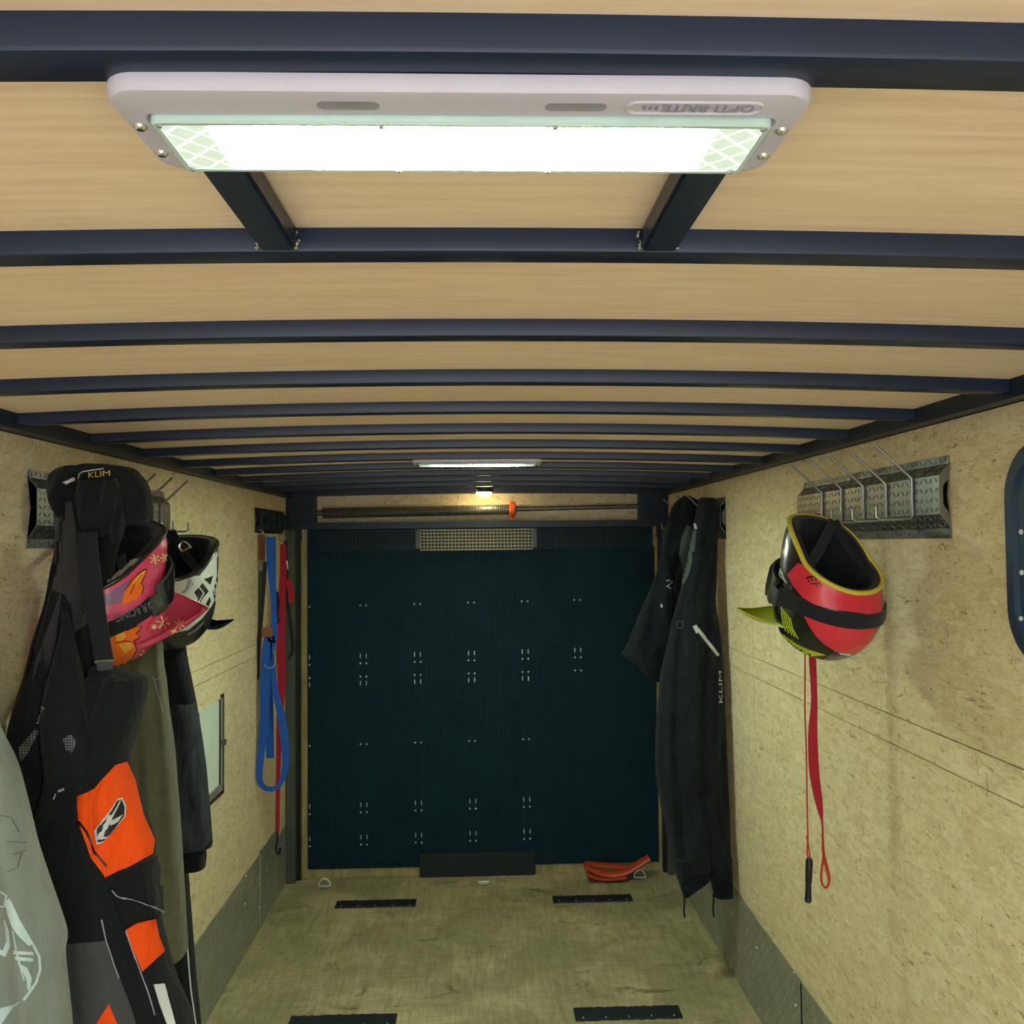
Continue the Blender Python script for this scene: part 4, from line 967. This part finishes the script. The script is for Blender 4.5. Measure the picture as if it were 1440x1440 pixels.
# bib trousers with orange panels and the suspender
bb = thing('bib_trousers', 'black bib trousers with bright orange panels hanging by a wide black suspender', 'trousers', tuple(ony(150, 1200, 2.0)))
bt = garment([(937, 128, 160), (942, 126, 172), (950, 126, 196), (957, 122, 205), (980, 120, 203), (1010, 114, 195), (1040, 106, 187), (1072, 104, 180), (1110, 94, 190), (1150, 84, 203), (1190, 60, 215), (1230, 52, 214), (1290, 54, 222), (1330, 64, 231), (1380, 70, 244), (1440, 76, 268), (1560, 84, 292)], (1.98, 1.9), (.05, .085), .008, (1.1, 2.4, 4.4), 31, wr=.004).build('cloth', 'jet2', bb, 60)
Z = lambda p: zc(0, 980, 3.13, p)
op = decal('orange_panel', Z([(345, 440), (420, 405), (505, 300), (553, 287), (590, 370), (625, 520), (675, 632), (665, 690), (560, 750), (460, 793), (400, 700), (355, 570)]), [bt], 'orange', bb, .004, 4, 'bright orange front panel')
decal('orange_panel', Z([(555, 1025), (600, 995), (680, 978), (695, 1050), (720, 1120), (625, 1208), (590, 1120)]), [bt], 'orange', bb, .003, 4, 'bright orange thigh panel')
decal('orange_panel', Z([(480, 1350), (520, 1450), (560, 1560), (380, 1560), (425, 1440)]), [bt], 'orange', bb, .003, 4, 'bright orange knee panel')
decal('grey_panel', Z([(278, 1090), (465, 1073), (500, 1180), (560, 1320), (600, 1440), (640, 1560), (280, 1560)]), [bt], 'dgrey', bb, .0018, 4, 'dark grey leg panel')
decal('reflective_patch', Z([(675, 1265), (720, 1262), (750, 1370), (772, 1445), (735, 1445), (700, 1350)]), [bt], 'reflect', bb, .003, 4, 'silver reflective patch')
decal('piping', [stroke(Z(q), 1.5) for q in ([(445, 980), (465, 1075), (500, 1180), (522, 1240)], [(555, 1030), (600, 1160), (650, 1300), (680, 1400)])], [bt], 'lampslot', bb, .0035, 3, 'grey piping', .001)
decal('pocket_flap', Z([(460, 795), (560, 755), (668, 700), (690, 800), (696, 950), (670, 965), (560, 1000), (520, 900)]), [bt], 'jet', bb, .012, 4, 'black pocket flap', .014)
decal('piping', stroke(Z([(495, 845), (540, 875), (600, 900), (650, 925), (692, 955)]), 1.1), [bt], 'lampslot', bb, .0165, 3, 'grey edge piping', .001)
decal('zip', stroke(Z([(350, 545), (385, 590), (420, 680), (465, 745)]), 3.4, 2.4), [bt], 'blk', op, .0065, 3, 'black zip', .001)
hexo = Z([(425, 585), (512, 450), (530, 445), (548, 480), (545, 525), (450, 640), (432, 645)])
bdg = decal('badge', hexo, [bt], 'reflect', bb, .006, 3, 'white edged badge', .002)
cx_, cy_ = sum(p[0] for p in hexo)/7, sum(p[1] for p in hexo)/7
decal('badge_field', [(cx_+(x-cx_)*.84, cy_+(y-cy_)*.90) for x, y in hexo], [bt], 'navy', bdg, .0085, 3, 'dark badge field', .001)
Z4 = lambda p: zc(100, 1080, 4, p)
decal('badge_letter', [stroke(Z4([(168, 392), (188, 335), (210, 262)]), 4.2, 3.4), stroke(Z4([(196, 322), (228, 250), (262, 186)]), 3.0, 1.2), Z4([(202, 300), (276, 262), (250, 300), (215, 318)]), stroke(Z4([(156, 392), (196, 384)]), 1.6)], [bt], 'silver', bdg, .0105, 2.5, 'silver letter K', .001)
rib('suspender', [(123, 748, 25), (126, 790, 26), (132, 840, 27), (140, 890, 25), (147, 930, 25)], 'band', 1.955, bb, .002)
MB().tube([ony(x, y, 1.955) for x, y in ((147, 930), (147, 936), (147.5, 942))], [.016, .017, .016], 4).xform(Matrix.Identity(4)).build('buckle', 'dgrey', bb, 20)
MB().tube([ony(x, y, 1.955) for x, y in ((134, 931), (160, 929))], .004, 8).build('slider_bar', 'steel', bb)
# ------------------------------------------------------------------ black suit on the right wall
sj = thing('black_jacket', 'black jacket with small white emblem hung on the right wall rack by the rear door', 'jacket', tuple(ony(945, 800, 3.85)))
jb = garment([(697, 962, 969), (705, 951, 983), (716, 944, 990), (735, 939, 992), (760, 934, 985), (790, 929, 966), (820, 925, 958), (850, 920, 957), (880, 912, 955), (910, 905, 950), (925, 903, 946)], (4.0, 3.92), (.04, .06), .01, (1.5, 3), 41).build('body', 'suit', sj, 60)
sj_sl = garment([(770, 932, 938), (800, 925, 942), (825, 916, 943), (850, 905, 945), (880, 893, 944), (910, 880, 942), (921, 873, 941), (930, 886, 938), (943, 902, 934), (958, 917, 930)], 3.84, .05, .008, (1.5, 3), 42).build('sleeve', 'suit', sj, 60)
decal('emblem', [stroke(q, 1.6) for q in ([(937, 817), (941, 815.5), (945, 817.5), (943, 820.5)], [(945, 819), (941, 822), (937, 825)], [(938, 824), (943, 828)])], [jb, sj_sl], 'print', sj, .002, 2, 'white emblem', .001)
decal('emblem', [[(929.5, 849), (931, 849), (932, 854), (929, 854)]], [jb, sj_sl], 'print', sj, .002, 2, 'white zip tag', .001)
bs = thing('bib_trousers', 'black bib trousers with pale zip hanging to the floor by the rear right corner', 'trousers', tuple(ony(980, 1200, 3.6)))
sb = garment([(700, 985, 1001), (706, 982, 1007), (740, 976, 1008), (790, 966, 1008), (820, 960, 1007), (850, 952, 1006), (880, 944, 1011), (920, 936, 1015), (950, 929, 1017), (1000, 925, 1019), (1050, 922, 1021), (1100, 924, 1023), (1150, 934, 1025), (1190, 943, 1026), (1218, 948, 1027)], (3.70, 3.6), (.03, .085), .012, (1.2, 2.6, 4.8), 45, wr=.008).build('cloth', 'suit', bs, 60)
garment([(1205, 946, 994), (1225, 950, 997), (1236, 953, 996), (1248, 957, 984), (1262, 962, 967)], 3.58, .06, .004, (1.2, 2.6), 46).build('left_leg_hem', 'suit', bs, 60)
garment([(1205, 985, 1028), (1225, 994, 1029), (1245, 1001, 1029.5), (1260, 1004, 1030)], 3.60, .055, .004, (1.2, 2.6), 47).build('right_leg_hem', 'suit', bs, 60)
decal('lining', [(966, 738), (980, 746), (977, 777), (970, 805), (962, 822), (960, 800), (954.5, 780), (958.6, 758)], [sb, jb], 'lining', bs, .003, 3, 'grey green lining showing at the open front', .002)
decal('zip', stroke([(977, 880), (1010, 922)], 4.5, 3.6), [sb], 'reflect', bs, .003, 3, 'pale zip', .001)
decal('zip_pull', [(974, 881), (980, 879), (984, 888), (979, 891)], [sb], 'silver', bs, .005, 2.5, 'silver zip pull', .001)
decal('hook_tag', [(976, 737), (979, 736), (981, 744), (978, 744)], [sb, jb], 'print', bs, .004, 2, 'white tag', .001)
decal('buckle', [stroke(q, .9) for q in ([(952, 874), (961, 874)], [(961, 874), (961, 883)], [(961, 883), (952, 883)], [(952, 883), (952, 874)])], [sb], 'dgrey', bs, .003, 2, 'dark buckle', .001)
text_on('lettering', 'KLIM', [(1015.5, 988), (1014, 944), (1010, 944), (1010.5, 988)], [sb], 'print', bs, .003, 0)
for a, b, c in ((962, 1259, 1290), (1003, 1256, 1289)):
    MB().tube([ony(x, y, 3.57) for x, y in cr([(a, b), (a+.6, b+10), (a-.2, b+20), (a+1, c)], 4)], .004, 8).build('hem_cord', 'blk', bs)
bpy.context.view_layer.update()
